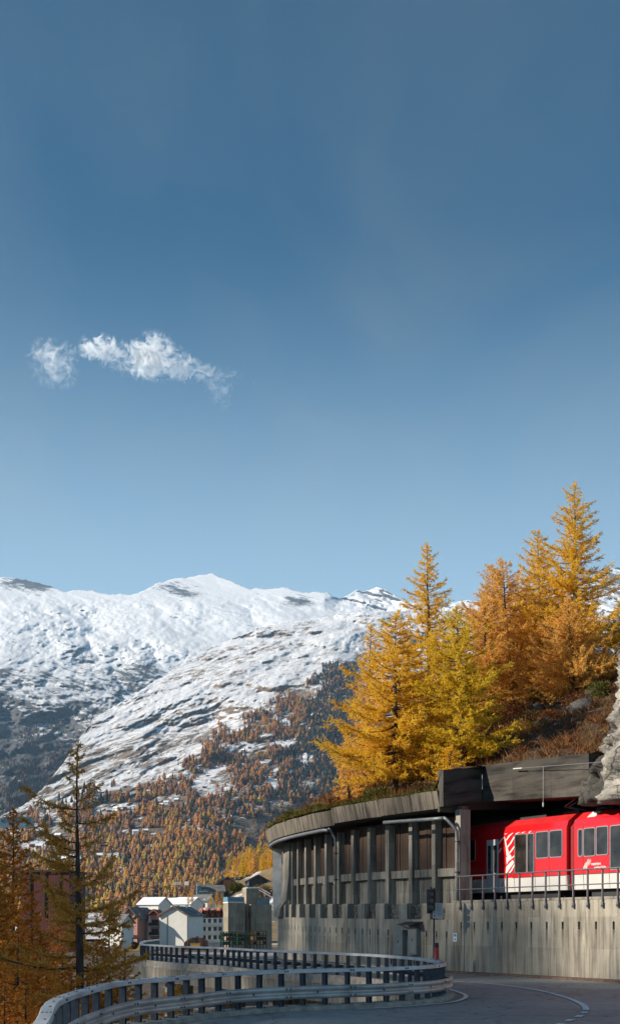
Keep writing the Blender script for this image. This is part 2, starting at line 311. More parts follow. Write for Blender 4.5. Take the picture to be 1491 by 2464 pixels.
# ------------------------------------------------------------------ far terrain
def interp(x, pts): a = np.array(pts, float); return np.interp(x, a[:, 0], a[:, 1])
def rock_mat(name, kind_):
    m, nt, b = newmat(name); g = N(nt, 'ShaderNodeNewGeometry'); pos = g.outputs['Position']
    sp = N(nt, 'ShaderNodeSeparateXYZ'); nt.links.new(pos, sp.inputs[0]); sn = N(nt, 'ShaderNodeSeparateXYZ'); nt.links.new(g.outputs['Normal'], sn.inputs[0])
    def stretched(rot, sc, det=10, rough=.7, dist=.6):
        m1 = N(nt, 'ShaderNodeMapping'); m1.inputs['Rotation'].default_value = (0, rot, 0); nt.links.new(pos, m1.inputs[0])
        m2 = N(nt, 'ShaderNodeMapping'); m2.inputs['Scale'].default_value = sc; nt.links.new(m1.outputs[0], m2.inputs[0]); return noise(nt, m2.outputs[0], 1.0, det, rough, dist)
    if kind_ == 'spur':
        n1 = stretched(R(36), (.009, .0016, .027), 10, .72, .9); n2 = stretched(R(25), (.034, .004, .06), 9, .8, .4); n4 = stretched(R(30), (.0016, .0006, .004), 4, .5, .2)
        f = math_(nt, 'ADD', math_(nt, 'MULTIPLY', n1, .38), math_(nt, 'MULTIPLY', n2, .40))
        f = math_(nt, 'ADD', f, math_(nt, 'MULTIPLY', n4, .26))
        f = math_(nt, 'ADD', f, math_(nt, 'MULTIPLY', math_(nt, 'SUBTRACT', 850, sp.outputs[2]), .00006))
        f = math_(nt, 'ADD', f, math_(nt, 'MULTIPLY', math_(nt, 'SUBTRACT', .80, sn.outputs[2]), .30))
        mask = ramp(nt, f, [(.475, (0, 0, 0)), (.53, (1, 1, 1))])
        dark = ramp(nt, n2, [(.35, (.06, .052, .048)), (.5, (.17, .125, .09)), (.65, (.27, .20, .15))])
    else:
        n1 = stretched(R(-28), (.0040, .0008, .022)); n2 = stretched(R(-15), (.014, .002, .036), 10, .80, .2); n4 = stretched(R(-20), (.0009, .0003, .0020), 4, .5, .2)
        f = math_(nt, 'ADD', math_(nt, 'MULTIPLY', n1, .36), math_(nt, 'MULTIPLY', n2, .42))
        f = math_(nt, 'ADD', f, math_(nt, 'MULTIPLY', n4, .26))
        f = math_(nt, 'ADD', f, math_(nt, 'MAXIMUM', math_(nt, 'MULTIPLY', math_(nt, 'SUBTRACT', 1650, sp.outputs[2]), .00013), -.06))
        f = math_(nt, 'ADD', f, math_(nt, 'MULTIPLY', math_(nt, 'SUBTRACT', .74, sn.outputs[2]), .34))
        for (dx, dy, Y, r) in ((405, 1412, 10600, 170), (450, 1428, 10300, 150), (40, 1400, 10700, 170), (100, 1412, 10500, 150), (720, 1440, 10000, 150), (1500, 1410, 10800, 300)):
            q = P(dx, dy, Y); vd = N(nt, 'ShaderNodeVectorMath', operation='DISTANCE')
            vs = N(nt, 'ShaderNodeMapping'); vs.inputs['Scale'].default_value = (1, .15, 1.6); nt.links.new(pos, vs.inputs[0]); vd.inputs[1].default_value = (q.x, q.y * .15, q.z * 1.6); nt.links.new(vs.outputs[0], vd.inputs[0])
            f = math_(nt, 'ADD', f, math_(nt, 'MULTIPLY', math_(nt, 'SUBTRACT', 1, math_(nt, 'DIVIDE', vd.outputs['Value'], r * 1.7), True), .16))
        mask = ramp(nt, f, [(.485, (0, 0, 0)), (.54, (1, 1, 1))])
        dark = ramp(nt, n2, [(.35, (.045, .047, .053)), (.55, (.10, .097, .095)), (.7, (.2, .185, .17))])
    c = mixc(nt, mask, ramp(nt, n4, [(.3, (.70, .71, .74)), (.7, (.80, .81, .83))]), dark); nt.links.new(c, b.inputs['Base Color']); b.inputs['Roughness'].default_value = .9; b.inputs['Specular IOR Level'].default_value = .1
    bump(nt, b, math_(nt, 'ADD', n1, n2), .7, 9); return m
SKYLINE = [(-400, 1400), (-100, 1395), (0, 1389), (40, 1390), (75, 1397), (120, 1410), (160, 1424), (215, 1420), (260, 1431), (335, 1428), (365, 1413), (385, 1400), (430, 1391), (480, 1385), (512, 1381), (528, 1387), (570, 1404), (605, 1417), (640, 1417), (690, 1414), (720, 1422), (745, 1427), (765, 1424), (790, 1426), (815, 1441), (835, 1431), (860, 1420), (872, 1427), (905, 1411), (922, 1418), (945, 1430), (980, 1448), (1030, 1452), (1100, 1448), (1150, 1444), (1250, 1440), (1350, 1420), (1420, 1392), (1455, 1375), (1480, 1366), (1520, 1372), (1600, 1340), (1800, 1330), (2000, 1380)]
RY = [(1300, 11800), (1380, 11000), (1430, 10300), (1480, 9500), (1550, 8500), (1650, 7000), (1750, 5800), (1850, 4800), (1950, 4000), (2050, 3300), (2230, 2400)]
def rangeY(dx, dy):
    Y = interp(dy, RY); X = (dx - CX) / F * Y; Zq = EYE - (dy - HZ) / F * Y
    crag = np.clip(fbm(X / 1300 + 2.2, Zq / 900 + 1, 3) * 2.6 + .55 + np.clip((dy - 1560) / 300, -.1, .6), .32, 1.4) * np.clip((dy - 1418) / 40, .25, 1)
    wx = fbm(X / 500, Zq / 500 + 3, 3) * 260
    a = fbm(X / 1900 + 3, Zq / 1500, 4) * 900 * np.clip((dy - 1430) / 80, .1, 1)
    r = fbm((X + Zq * .7 + wx) / 460, (Zq - X * .25) / 800, 7, True, .58) * 640 + fbm((X + wx) / 95, Zq / 75, 5, True, .62) * 150
    lat = np.clip((260 - dx) / F * Y, -600, 2000) * .5 * np.clip((dy - 1500) / 200, 0, 1)
    pk = np.where((dx > 780) & (dy < 1500), fbm(X / 300 + Zq / 500, Zq / 300, 6, True, .55) * 520 * np.clip((1500 - dy) / 50, 0, 1) * np.clip((dx - 780) / 40, 0, 1), 0)
    return Y + a + r * crag - lat * .95 + pk
def build_sheet(name, dxs, top, bot, nr, Yf, mat, back=(.25, .6)):
    dyt = interp(dxs, top); jag = (fbm(dxs / 16., dxs * 0 + 2.2, 5, False, .6) * 11); dyt = dyt + jag
    v = np.linspace(0, 1, nr)[:, None]; dy = bot + (dyt - bot)[None] * v; DX = np.broadcast_to(dxs[None], dy.shape)
    Y = Yf(DX, dy); X = (DX - CX) / F * Y; Z = EYE - (dy - HZ) / F * Y
    # far side falls away behind the crest
    rows = [np.stack([X, Y, Z], -1)]
    c = rows[0][-1]
    for fct, dr in ((.04, .05), (.12, .25), (.3, .8)):
        b = c.copy(); b[:, 0] *= 1 + fct; b[:, 1] *= 1 + fct; b[:, 2] = c[:, 2] * (1 - dr); rows.append(b[None])
    A = np.concatenate(rows, 0)
    return kind(npobj(name, A.reshape(-1, 3), gridfaces(A.shape[0], A.shape[1]), mat, smooth=True), 'structure')
build_sheet('mountain_range', np.linspace(-150, 1620, 620), SKYLINE, 2100, 300, rangeY, rock_mat('snow_and_rock', 'range'))

CREST = [(-400, 2010), (-150, 1985), (0, 1965), (60, 1935), (100, 1900), (150, 1838), (200, 1765), (222, 1732), (270, 1702), (320, 1676), (370, 1642), (420, 1608), (460, 1585), (500, 1561), (540, 1545), (590, 1524), (640, 1505), (700, 1496), (760, 1487), (850, 1474), (930, 1470), (1010, 1466), (1100, 1470), (1250, 1480), (1400, 1500), (1650, 1520), (2000, 1600)]
SY = [(1460, 6300), (1480, 6000), (1520, 5300), (1600, 4600), (1680, 4000), (1800, 3250), (1900, 2750), (2000, 2350), (2100, 1950), (2180, 1500), (2230, 800), (2260, 500)]
SPINE = [(1460, 880), (1600, 800), (1830, 650), (1960, 540), (2100, 420), (2260, 300)]
def spurY(dx, dy):
    Y = interp(dy, SY); xs = interp(dy, SPINE); lat = (dx - xs) / F * Y
    Y = Y + np.where(lat < 0, -lat * .33, lat * 1.0)
    X = (dx - CX) / F * Y
    k = np.clip(Y / 4000, .25, 1.2)
    Zq = EYE - (dy - HZ) / F * Y; wx = fbm(X / 200, Zq / 200 + 3, 3) * 110
    g = (fbm((X - Zq * .8 + wx) / 210 + 5, (Zq + X * .2) / 420, 7, True, .60) * 150 + fbm((X + wx) / 46, Zq / 38, 5, True, .62) * 55) * np.clip((2200 - dy) / 350, .05, 1)
    return Y + g + fbm(X / 620 + 1.7, Y / 1100, 4, True) * 420 * k
build_sheet('mountain_spur', np.linspace(-150, 1620, 620), CREST, 2262, 300, spurY, rock_mat('snow_and_alpine_grass', 'spur'))

# low knoll under the town
TH = [(300, 2215), (420, 2185), (480, 2172), (540, 2140), (590, 2112), (650, 2088), (720, 2070), (1000, 2040), (1300, 2000)]
def townY(dx, dy):
    t = np.clip((2292 - dy) / (2292 - interp(dx, TH)), 0, 1); return 300 + 260 * t ** .42 + fbm(dx / 60., dy / 30., 4) * 14 * t
build_sheet('hill', np.linspace(300, 1300, 80), TH, 2294, 60, townY, M['town_ground'])

# ------------------------------------------------------------------ plan of the gallery wall and the guardrail
A2 = Vector((.497, -.868)); O2 = Vector((-.868, -.497)); G0 = Vector((6.5, 57.4))
def catmull(pts, step):
    pts = [np.array(p, float) for p in pts]; out = []
    for i in range(len(pts) - 1):
        p0 = pts[max(i - 1, 0)]; p1 = pts[i]; p2 = pts[i + 1]; p3 = pts[min(i + 2, len(pts) - 1)]
        for t in np.linspace(0, 1, 16, endpoint=False):
            out.append(.5 * (2 * p1 + (p2 - p0) * t + (2 * p0 - 5 * p1 + 4 * p2 - p3) * t * t + (3 * p1 - p0 - 3 * p2 + p3) * t ** 3))
    out.append(pts[-1]); out = np.array(out); L = np.concatenate([[0], np.cumsum(np.linalg.norm(np.diff(out[:, :2], axis=0), axis=1))])
    return L, out
GL, GP = catmull([(4.0, 61.5), (2.97, 63.1), (.8, 68), (-1.1, 74), (-1.95, 79), (-2.05, 82.5), (-1.5, 88), (.3, 95), (3, 102), (9, 109)], .2)
d0 = (Vector((4.0, 61.5)) - G0).length
def W2(s):     # (point, outward normal) on plan at arc s: s < 0 towards the camera along the straight wall, s > 0 away along the curve
    if s < d0: 
        t = s / d0; return (G0 - A2 * s if s < 0 else G0.lerp(Vector((4.0, 61.5)), t)), O2.copy()
    q = s - d0; x = np.interp(q, GL, GP[:, 0]); y = np.interp(q, GL, GP[:, 1])
    x2 = np.interp(q + .3, GL, GP[:, 0]); y2 = np.interp(q + .3, GL, GP[:, 1]); x1 = np.interp(q - .3, GL, GP[:, 0]); y1 = np.interp(q - .3, GL, GP[:, 1])
    t = Vector((x2 - x1, y2 - y1)).normalized(); n = Vector((-t.y, t.x))
    w = min(1, q / 2); n = (O2 * (1 - w) + n * w).normalized()
    return Vector((x, y)), n
def W(s, n, z): p, o = W2(s); return Vector((p.x + o.x * n, p.y + o.y * n, z))
def Wax(s):
    p, o = W2(s); on = Vector((o.x, o.y, 0)); t = Vector((-o.y, o.x, 0)); return t, on, Vector((0, 0, 1))   # t: along +s? (checked by sign below)
def wbox(mb, s0, s1, n0, n1, z0, z1, seg=1):
    ss = np.linspace(s0, s1, seg + 1); secs = [[W(s, n0, z0), W(s, n1, z0), W(s, n1, z1), W(s, n0, z1)] for s in ss]
    return mb.loft(secs)

RAILPTS = [(-25, 2700, 14.2), (20, 2600, 16), (70, 2500, 18.4), (107, 2448, 20.4), (129, 2408, 22.4), (203, 2381, 25), (291, 2361, 27), (410, 2351, 29), (535, 2340, 31), (687, 2333.5, 32.4), (792, 2331, 33.2), (884, 2329, 33.8), (963, 2326, 34.8), (1015, 2324, 35.6), (1050, 2320.6, 36.9), (1065, 2316, 38.8), (1054, 2312, 40.6), (1025, 2306.8, 43.2), (992, 2303.6, 45), (944, 2299.7, 47.5), (889, 2295.8, 50), (815, 2292.6, 52.6), (750, 2290, 54.7), (686, 2287.4, 57.1), (621, 2285, 59.6), (526, 2279.6, 65.6), (439, 2276.7, 69.4), (380, 2273.8, 73.7), (345, 2271.8, 77.2), (340, 2268, 83), (350, 2264, 92), (385, 2260, 104)]
rp3 = [P(*q) for q in RAILPTS]
RL, RP = catmull([(p.x, p.y, p.z) for p in rp3], .1)
# smooth heights: flat at 1.05 after the bend
RP[:, 2] = np.where(RP[:, 1] > 33, 1.05, RP[:, 2])
def RAIL(a):
    p = Vector([np.interp(a, RL, RP[:, k]) for k in range(3)])
    q = Vector([np.interp(a + .15, RL, RP[:, k]) - np.interp(a - .15, RL, RP[:, k]) for k in range(3)])
    t = Vector((q.x, q.y, 0)).normalized(); return p, t, Vector((t.y, -t.x, 0))     # point on top of rail, tangent, road side
RTOT = RL[-1]

# ------------------------------------------------------------------ ground, road, kerb, markings
gx = np.sinh(np.linspace(-6.6, 6.6, 170)) * 30; gy = np.concatenate([np.linspace(-60, 110, 130), 110 + np.sinh(np.linspace(.05, 6, 50)) * 60])
GX, GY = np.meshgrid(gx, gy)
railxy = RP[::4, :2]
def in_road_side(X, Y):     # signed distance to the rail line, + on the road side
    d = np.full(X.shape, 1e9); sg = np.zeros(X.shape)
    for i in range(len(railxy) - 1):
        a = railxy[i]; b = railxy[i + 1]; ab = b - a; L2 = ab @ ab
        t = np.clip(((X - a[0]) * ab[0] + (Y - a[1]) * ab[1]) / L2, 0, 1); ex = X - a[0] - t * ab[0]; ey = Y - a[1] - t * ab[1]; dd = np.hypot(ex, ey)
        cr = ex * ab[1] - ey * ab[0]; m = dd < d; d = np.where(m, dd, d); sg = np.where(m, np.sign(cr), sg)
    return d * sg
SDR = in_road_side(GX, GY)
def smooth(a, b, x): t = np.clip((x - a) / (b - a), 0, 1); return t * t * (3 - 2 * t)
SHT = 3.9; SH = Vector((SD.x, SD.y)).normalized(); TANEL = math.tan(SUN_EL)
def sunplane(X, Y):     # height of the sun ray that grazes the top of the retaining wall
    D = ((X - G0.x) * O2.x + (Y - G0.y) * O2.y) / (SH.x * O2.x + SH.y * O2.y); return SHT + TANEL * np.maximum(D, 0)
def groundz(X, Y, sd):
    ravine = -6.2 + fbm(X / 9., Y / 9., 4) * 2.2
    near = smooth(-1.5, .3, sd) * (1 - smooth(38, 44, Y)) 
    z = ravine * (1 - near) + (-1.3) * near
    edge = -.245 * np.clip(Y, 0, 90) - 3.5
    bank = np.clip(edge - X, 0, 14) * .45 * (1 - smooth(66, 90, Y)) * (1 - smooth(75, 140, -X)) * smooth(-58, -40, Y)
    z = z + bank * (X < edge)
    far = smooth(85, 140, Y); z = z * (1 - far) + (-4.2 + fbm(X / 30., Y / 30., 4) * 1.5) * far
    return np.where((np.abs(X) > 400) | (Y > 900), -8.0, z)
GZ = groundz(GX, GY, SDR)
kind(npobj('ground', np.stack([GX, GY, GZ], -1).reshape(-1, 3), gridfaces(*GX.shape), M['ground'], smooth=True), 'structure')
def glook(A, x, y):
    i = int(np.clip(np.searchsorted(gx, x) - 1, 0, len(gx) - 2)); j = int(np.clip(np.searchsorted(gy, y) - 1, 0, len(gy) - 2))
    u = (x - gx[i]) / (gx[i + 1] - gx[i]); v = (y - gy[j]) / (gy[j + 1] - gy[j])
    return float((A[j, i] * (1 - u) + A[j, i + 1] * u) * (1 - v) + (A[j + 1, i] * (1 - u) + A[j + 1, i + 1] * u) * v)
def gz(x, y): return glook(GZ, x, y)

NR = 90
la = np.linspace(.0, RTOT - .5, NR)
RIGHT = [(0, (10, 8)), (.18, (13, 24)), (.30, (15, 36)), (.36, (13.8, 44.2))]
def right_edge(f):
    if f <= .36:
        return Vector((interp(f, [(a, p[0]) for a, p in RIGHT]), interp(f, [(a, p[1]) for a, p in RIGHT])))
    s = -14.5 + (f - .36) / .64 * 58; p = W(s, .02, 0); return Vector((p.x, p.y))
mb = MB(); secs = []
for a in la:
    p, t, n = RAIL(a); zl = min(0, p.z - 1.05) - .02; l = p + n * .30; r = right_edge(a / RTOT)
    sec = []
    for k in range(9):
        w = k / 8; q = Vector((l.x, l.y)).lerp(r, w); sec.append(Vector((q.x, q.y, zl * (1 - w) + 0 * w)))
    secs.append(sec)
mb.loft(secs, closed=False); kind(mb.build('road', M['asphalt'], smooth=True), 'structure')
# kerb under the guardrail
mb = MB(); secs = []
for a in np.linspace(0, RTOT - .5, 200):
    p, t, n = RAIL(a); z = min(0, p.z - 1.05)
    secs.append([p + n * x + Vector((0, 0, h - p.z)) for x, h in ((-.32, z - .3), (.33, z - .3), (.36, z + .04), (.30, z + .09), (-.32, z + .10))])
mb.loft(secs); kind(mb.build('kerb', M['kerb']), 'structure')
mb = MB(); secs = []
for s in np.linspace(-24, 34, 60): secs.append([W(s, .004, -.02), W(s, .26, -.02), W(s, .24, .09), W(s, .004, .11)])
mb.loft(secs); kind(mb.build('gutter_kerb', M['kerb_red']), 'structure')
def strip(pts, w, name, z=.006):
    mb = MB(); secs = []; pts = [Vector(p) for p in pts]
    for i, p in enumerate(pts):
        t = (pts[min(i + 1, len(pts) - 1)] - pts[max(i - 1, 0)]).normalized(); n = Vector((t.y, -t.x))
        secs.append([Vector((p.x + n.x * w / 2, p.y + n.y * w / 2, z)), Vector((p.x - n.x * w / 2, p.y - n.y * w / 2, z))])
    mb.loft(secs, closed=False); return kind(mb.build(name, M['paint']), 'structure')
CL, CP = catmull([(4.2, 54.5), (5.46, 49.3), (6.85, 46.5), (7.69, 42.3), (7.8, 38.5), (7.63, 35.3), (7.31, 33.05), (6.73, 30.8), (5.9, 28.6), (4.6, 25.5), (2.5, 22), (0, 17)], .1)
def cl(a): return (np.interp(a, CL, CP[:, 0]), np.interp(a, CL, CP[:, 1]))
split = float(CL[np.argmin(abs(CP[:, 1] - 32.2))])
strip([cl(a) for a in np.linspace(0, split, 60)], .17, 'road_marking')
a = split + .5
while a < CL[-1] - 1: strip([cl(a), cl(a + .3), cl(a + .6)], .17, 'road_marking'); a += 1.35
strip([W(s, 3.6, 0).to_2d() for s in np.linspace(1.5, 26, 50)], .14, 'road_marking')
bend = [i for i in range(len(RL)) if RP[i, 1] > 33.4 and RL[i] < RL[np.argmax(RP[:, 0])] + 14]
pe = []
for a in np.linspace(RL[bend[0]], RL[bend[-1]], 50): p, t, n = RAIL(a); q = p + n * .72; pe.append((q.x, q.y))
strip(pe, .14, 'road_marking')

lr = np.random.default_rng(12); lp = []
while len(lp) < 420:
    x = lr.uniform(-2, 13); y = lr.uniform(24, 56)
    if glook(SDR, x, y) < .8 or (x - G0.x) * O2.x + (y - G0.y) * O2.y < .4: continue
    lp.append((x, y, .012 if y > 31 else .004))
lp = np.array(lp); ang = lr.uniform(0, 6.28, len(lp)); sz = lr.uniform(.025, .07, (len(lp), 1)); d1 = np.stack([np.cos(ang), np.sin(ang), 0 * ang], -1) * sz; d2 = np.stack([-np.sin(ang), np.cos(ang), .3 + 0 * ang], -1) * sz * .5
lo = npobj('leaves', np.stack([lp - d1, lp + d2, lp + d1, lp - d2 * np.array([1, 1, 0])], 1).reshape(-1, 3), np.arange(len(lp) * 4).reshape(-1, 4), M['brush']); kind(lo, 'stuff'); tag(lo, 'scattered brown leaves and grit on the road bend', 'leaves')

# ------------------------------------------------------------------ road bridge under the far lane
br = thing('road_bridge', 'curved concrete road bridge with streaked edge beam over the ravine', 'bridge', W(8, 8, -6))
am = float(RL[np.argmax(RP[:, 0])])
mb = MB(); secs = []; uvs = []
for a in np.linspace(am - 6, RTOT - .6, 120):
    p, t, n = RAIL(a); b0 = Vector((p.x, p.y, 0)) - n * .30
    secs.append([b0 + Vector((0, 0, -.02)), b0 + Vector((0, 0, -1.08)) + n * .05, b0 + n * .5 + Vector((0, 0, -1.1)), b0 + n * .5 + Vector((0, 0, -.31))]); uvs.append([(a, 0), (a, -1.06), (a, -1.6), (a, -2.2)])
mb.loft(secs, uvs=uvs); mb.build('edge_beam', M['conc'], br)
mb = MB(); secs = []
for a in np.linspace(am - 2, RTOT - .6, 50):
    p, t, n = RAIL(a); r = right_edge(a / RTOT); l = p + n * .2
    secs.append([Vector((l.x, l.y, -.7)), Vector((r.x, r.y, -.7)), Vector((r.x, r.y, -.3)), Vector((l.x, l.y, -.3))])
mb.loft(secs); mb.build('deck', M['conc_obj'], br)
for a in (am + 7, am + 14, am + 21, am + 29, am + 37):
    p, t, n = RAIL(min(a, RTOT - 1)); mb = MB(); c = p + n * 1.4; mb.box((c.x, c.y, -3.9), (.5, 1.6, 6.2), (t, n, Vector((0, 0, 1)))); mb.build('pier', M['conc_obj'], br)
mb = MB(); secs = []
for a in np.linspace(am - 12, am + 3, 30):
    p, t, n = RAIL(a); b0 = Vector((p.x, p.y, 0)) - n * .1; z = min(0, p.z - 1.05) - .25
    secs.append([b0 + Vector((0, 0, z)), b0 + Vector((0, 0, -7)), b0 + n * .4 + Vector((0, 0, -7)), b0 + n * .4 + Vector((0, 0, z))])
mb.loft(secs); mb.build('abutment', M['conc_obj'], br)
mb = MB(); secs = []
for s in np.linspace(-6, 32, 40): secs.append([W(s, .3, -.75), W(s, .3, -7), W(s, -.3, -7), W(s, -.3, -.75)])
mb.loft(secs); mb.build('back_abutment', M['conc_obj'], br)

# ------------------------------------------------------------------ walls with weep holes
def wall_with_holes(s0, s1, zt, holes, n=0, thick=.35, depth=.14):
    """front face at offset n, holes = [(s, z, w, h)] as real recesses"""
    mb = MB(); ss = {s0, s1}; 
    for s in np.arange(math.ceil(s0), s1, .5): ss.add(float(s))
    for (s, z, w, h) in holes: ss.add(s - w / 2); ss.add(s + w / 2)
    ss = sorted(ss); ss = [s for i, s in enumerate(ss) if i == 0 or s - ss[i - 1] > 1e-4]
    for a, b in zip(ss[:-1], ss[1:]):
        c = (a + b) / 2; hs = sorted([(z - h / 2, z + h / 2) for (s, z, w, h) in holes if abs(c - s) < w / 2])
        zz = [-.9]
        for lo, hi in hs: zz += [lo, hi]
        za = zt(c); zz.append(None)
        z0 = -.9
        segs = []
        for lo, hi in hs: segs.append((z0, lo, False)); segs.append((lo, hi, True)); z0 = hi
        segs.append((z0, None, False))
        for lo, hi, hole in segs:
            ha = zt(a) if hi is None else hi; hb = zt(b) if hi is None else hi
            if not hole: mb.quad(W(b, n, lo), W(a, n, lo), W(a, n, ha), W(b, n, hb), [(b, lo), (a, lo), (a, ha), (b, hb)])
            else:
                m = n - depth; q = lambda s, nn, z: W(s, nn, z); uvq = [(a, lo)] * 4
                mb.quad(q(b, m, lo), q(a, m, lo), q(a, m, hi), q(b, m, hi), uvq)
                mb.quad(q(a, n, lo), q(a, m, lo), q(a, m, hi), q(a, n, hi), uvq); mb.quad(q(b, m, lo), q(b, n, lo), q(b, n, hi), q(b, m, hi), uvq)
                mb.quad(q(b, n, lo), q(a, n, lo), q(a, m, lo), q(b, m, lo), uvq); mb.quad(q(b, m, hi), q(a, m, hi), q(a, n, hi), q(b, n, hi), uvq)
        mb.quad(W(a, n, zt(a)), W(a, n - thick, zt(a)), W(b, n - thick, zt(b)), W(b, n, zt(b)), [(a, zt(a)), (a, zt(a) + .3), (b, zt(b) + .3), (b, zt(b))])
    for s in (s0, s1): mb.quad(W(s, n, -.9), W(s, n - thick, -.9), W(s, n - thick, zt(s)), W(s, n, zt(s)), [(s, 0), (s + .3, 0), (s + .3, zt(s)), (s, zt(s))])
    return mb
plug = MB().box((0, 0, .02), (.07, .05, .16)).tube([(0, -.0, -.05), (0, -.09, -.06)], .035, 6).mesh('weep_hole', M['hole'])
def basis(s, n, z, ang=0):
    p = W(s, n, z); _, o = W2(s); t = Vector((-o.y, o.x, 0)); o3 = Vector((o.x, o.y, 0))
    m = Matrix.Identity(4)
    for k, c in enumerate((t, -o3, Vector((0, 0, 1)))): m[0][k], m[1][k], m[2][k] = c
    m.translation = p; return m
PT = 3.23
h1 = [(-.75 - .98 * k, 2.2, .12, .30) for k in range(20)]
rw = thing('retaining_wall', 'board marked concrete retaining wall with a row of weep holes below the train', 'wall', W(-8, 0, 0))
wall = wall_with_holes(-22, -.003, lambda s: PT, h1).build('wall_face', M['conc'], rw)
for (s, z, w, h) in h1[:14]: inst('weep_hole', plug, basis(s, -.10, z), wall)
mb = MB(); wbox(mb, -22, -.01, .02, -.42, PT + .003, PT + .10, 1); mb.build('coping', M['conc_obj'], rw)

ga = thing('railway_gallery', 'long curved concrete railway gallery with columns, dark plank infill and heavy eaves', 'gallery', W(8, 0, 0))
h2 = [(.35 + .78 * k, 1.76 + .016 * (.35 + .78 * k), .11, .30) for k in range(34)] + [(1.0 + 1.9 * k, .42, .11, .26) for k in range(12)]
LT = lambda s: 2.45 + .012 * s
lw = wall_with_holes(0, 30, LT, h2, thick=.8).build('lower_wall', M['conc_g'], ga)
for (s, z, w, h) in h2: inst('weep_hole', plug, basis(s, -.10, z), lw)
PTOP = lambda s: 3.22 + .012 * s
cs = [.1 + 1.86 * k for k in range(12)]
plank_me = {}
stone_rng = random.Random(5)
for k, s in enumerate(cs):
    z0 = LT(s) + .002; zp = PTOP(s)
    mb = MB(); mb.loft([[W(a, n, z) for n, z in ((.012, z0), (-.42, z0), (-.42, zp), (-.03, zp), (.012, zp - .07))] for a in (s - .36, s + .34)]); mb.build('pedestal', M['conc_obj'], ga)
    mb = MB(); wbox(mb, s - .14, s + .14, -.44, -.86, z0, 7.22); mb.build('column', M['conc_obj'], ga)
    if k == len(cs) - 1: continue
    a, b = s + .345, cs[k + 1] - .365
    # rubble infill between pedestals: real stones, bedded
    mb = MB(); wbox(mb, a, b, -.36, -.5, z0, zp - .04); mb.build('rubble_bed', M['stone'], ga)
    mb = MB(); z = z0
    while z < zp - .08:
        h = stone_rng.uniform(.07, .15); u = a + .01
        while u < b - .04:
            w = stone_rng.uniform(.08, .2); e = min(u + w, b - .01); c = (u + e) / 2; hh = h * stone_rng.uniform(.8, 1)
            hx = (e - u) / 2 * .92; o = stone_rng.uniform(.02, .09); j = lambda: stone_rng.uniform(.6, 1)
            pts = [W(c + sx_ * hx * j(), -.36, z + hh / 2 + sz_ * hh / 2 * j()) for sx_, sz_ in ((-1, -1), (1, -1), (1, 1), (-1, 1))]
            ptf = [W(c + sx_ * hx * .75 * j(), -.36 + o, z + hh / 2 + sz_ * hh / 2 * .75 * j()) for sx_, sz_ in ((-1, -1), (1, -1), (1, 1), (-1, 1))]
            mb.hexa(pts + ptf); u = e
        z += h
    kind(mb.build('rubble_stones', M['stone'], ga), 'stuff')
    # panel, transom, planks
    mb = MB(); wbox(mb, s + .141, cs[k + 1] - .141, -.80, -.95, z0 - .1, 4.52); mb.build('parapet_panel', M['conc_obj'], ga)
    mb = MB(); wbox(mb, s + .142, cs[k + 1] - .142, -.56, -.84, 4.50 + .006 * s, 4.88 + .006 * s); mb.build('transom', M['conc_obj'], ga)
    L = cs[k + 1] - s - .3; npk = 8; pw = L / npk
    if 'm' not in plank_me: plank_me['m'] = MB().box((0, 0, 1.21), (pw - .012, .035, 2.42)).mesh('plank', M['wood'])
    for j in range(npk):
        q = s + .15 + pw * (j + .5); inst('plank', plank_me['m'], basis(q, -.78 - stone_rng.uniform(0, .05), 4.9 + .006 * s), ga)
# end buttress at the far end, flaring towards the foot
mb = MB(); secs = []
for s in np.linspace(cs[-1] + .5, cs[-1] + 5.5, 8):
    secs.append([W(s, n, z) for n, z in ((.30, LT(s) + .002), (.22, 3.2), (-.15, 3.75), (-.32, 5.2), (-.36, 7.3), (-1.1, 7.3), (-1.1, LT(s) + .002))])
mb.loft(secs); mb.build('end_buttress', M['conc_obj'], ga)
mb = MB(); wbox(mb, cs[-1] + .15, cs[-1] + .48, -.30, -1.0, LT(cs[-1]) + .004, 3.72, 1); mb.build('end_corbel', M['conc_obj'], ga)
mb = MB(); wbox(mb, 26.6, 27.0, .38, -.2, 2.5, 7.25, 1); mb.build('end_panel', M['galv'], ga)
# roof slab, fascia sections, back wall
FZ0, FZ1 = 7.50, 8.30
mb = MB(); secs = []
for s in np.linspace(-7.3, 34, 60): o_ = .50 if s > 0 else -2.0; secs.append([W(s, o_, 7.50 if s > 0 else 8.05), W(s, o_, 8.2 if s > 0 else 8.6), W(s, -7, 8.7), W(s, -7, 7.9)])
mb.loft(secs); mb.build('roof_slab', M['conc_black'], ga)
fs = [0.002, 4.6, 9.3, 9.31, 14, 19, 24.5, 33]
def fascia(a, b, dz=0, dn=0):
    mb = MB(); secs = []; uvs = []
    for s in np.linspace(a, b, 12):
        top = FZ1 + dz + .05 * math.sin(s * 1.7) * .3
        prof = [(.62 + dn, FZ0 + dz), (.78 + dn, top), (.50 + dn, top + .02), (.45 + dn, FZ0 + dz + .02)]
        secs.append([W(s, n, z) for n, z in prof]); uvs.append([(s, 0), (s, .95), (s, 1.2), (s, 2.1)])
    mb.loft(secs, uvs=uvs); return mb.build('fascia', M['conc_dark'], ga)
fascia(.002, 4.7, .06, .02); fascia(4.705, 9.4, .03, .01); fascia(9.405, 14.2, -.05, -.03); fascia(14.205, 19, -.05, -.03); fascia(19.005, 24.2, -.05, -.03); fascia(24.205, 33, -.05, -.03)
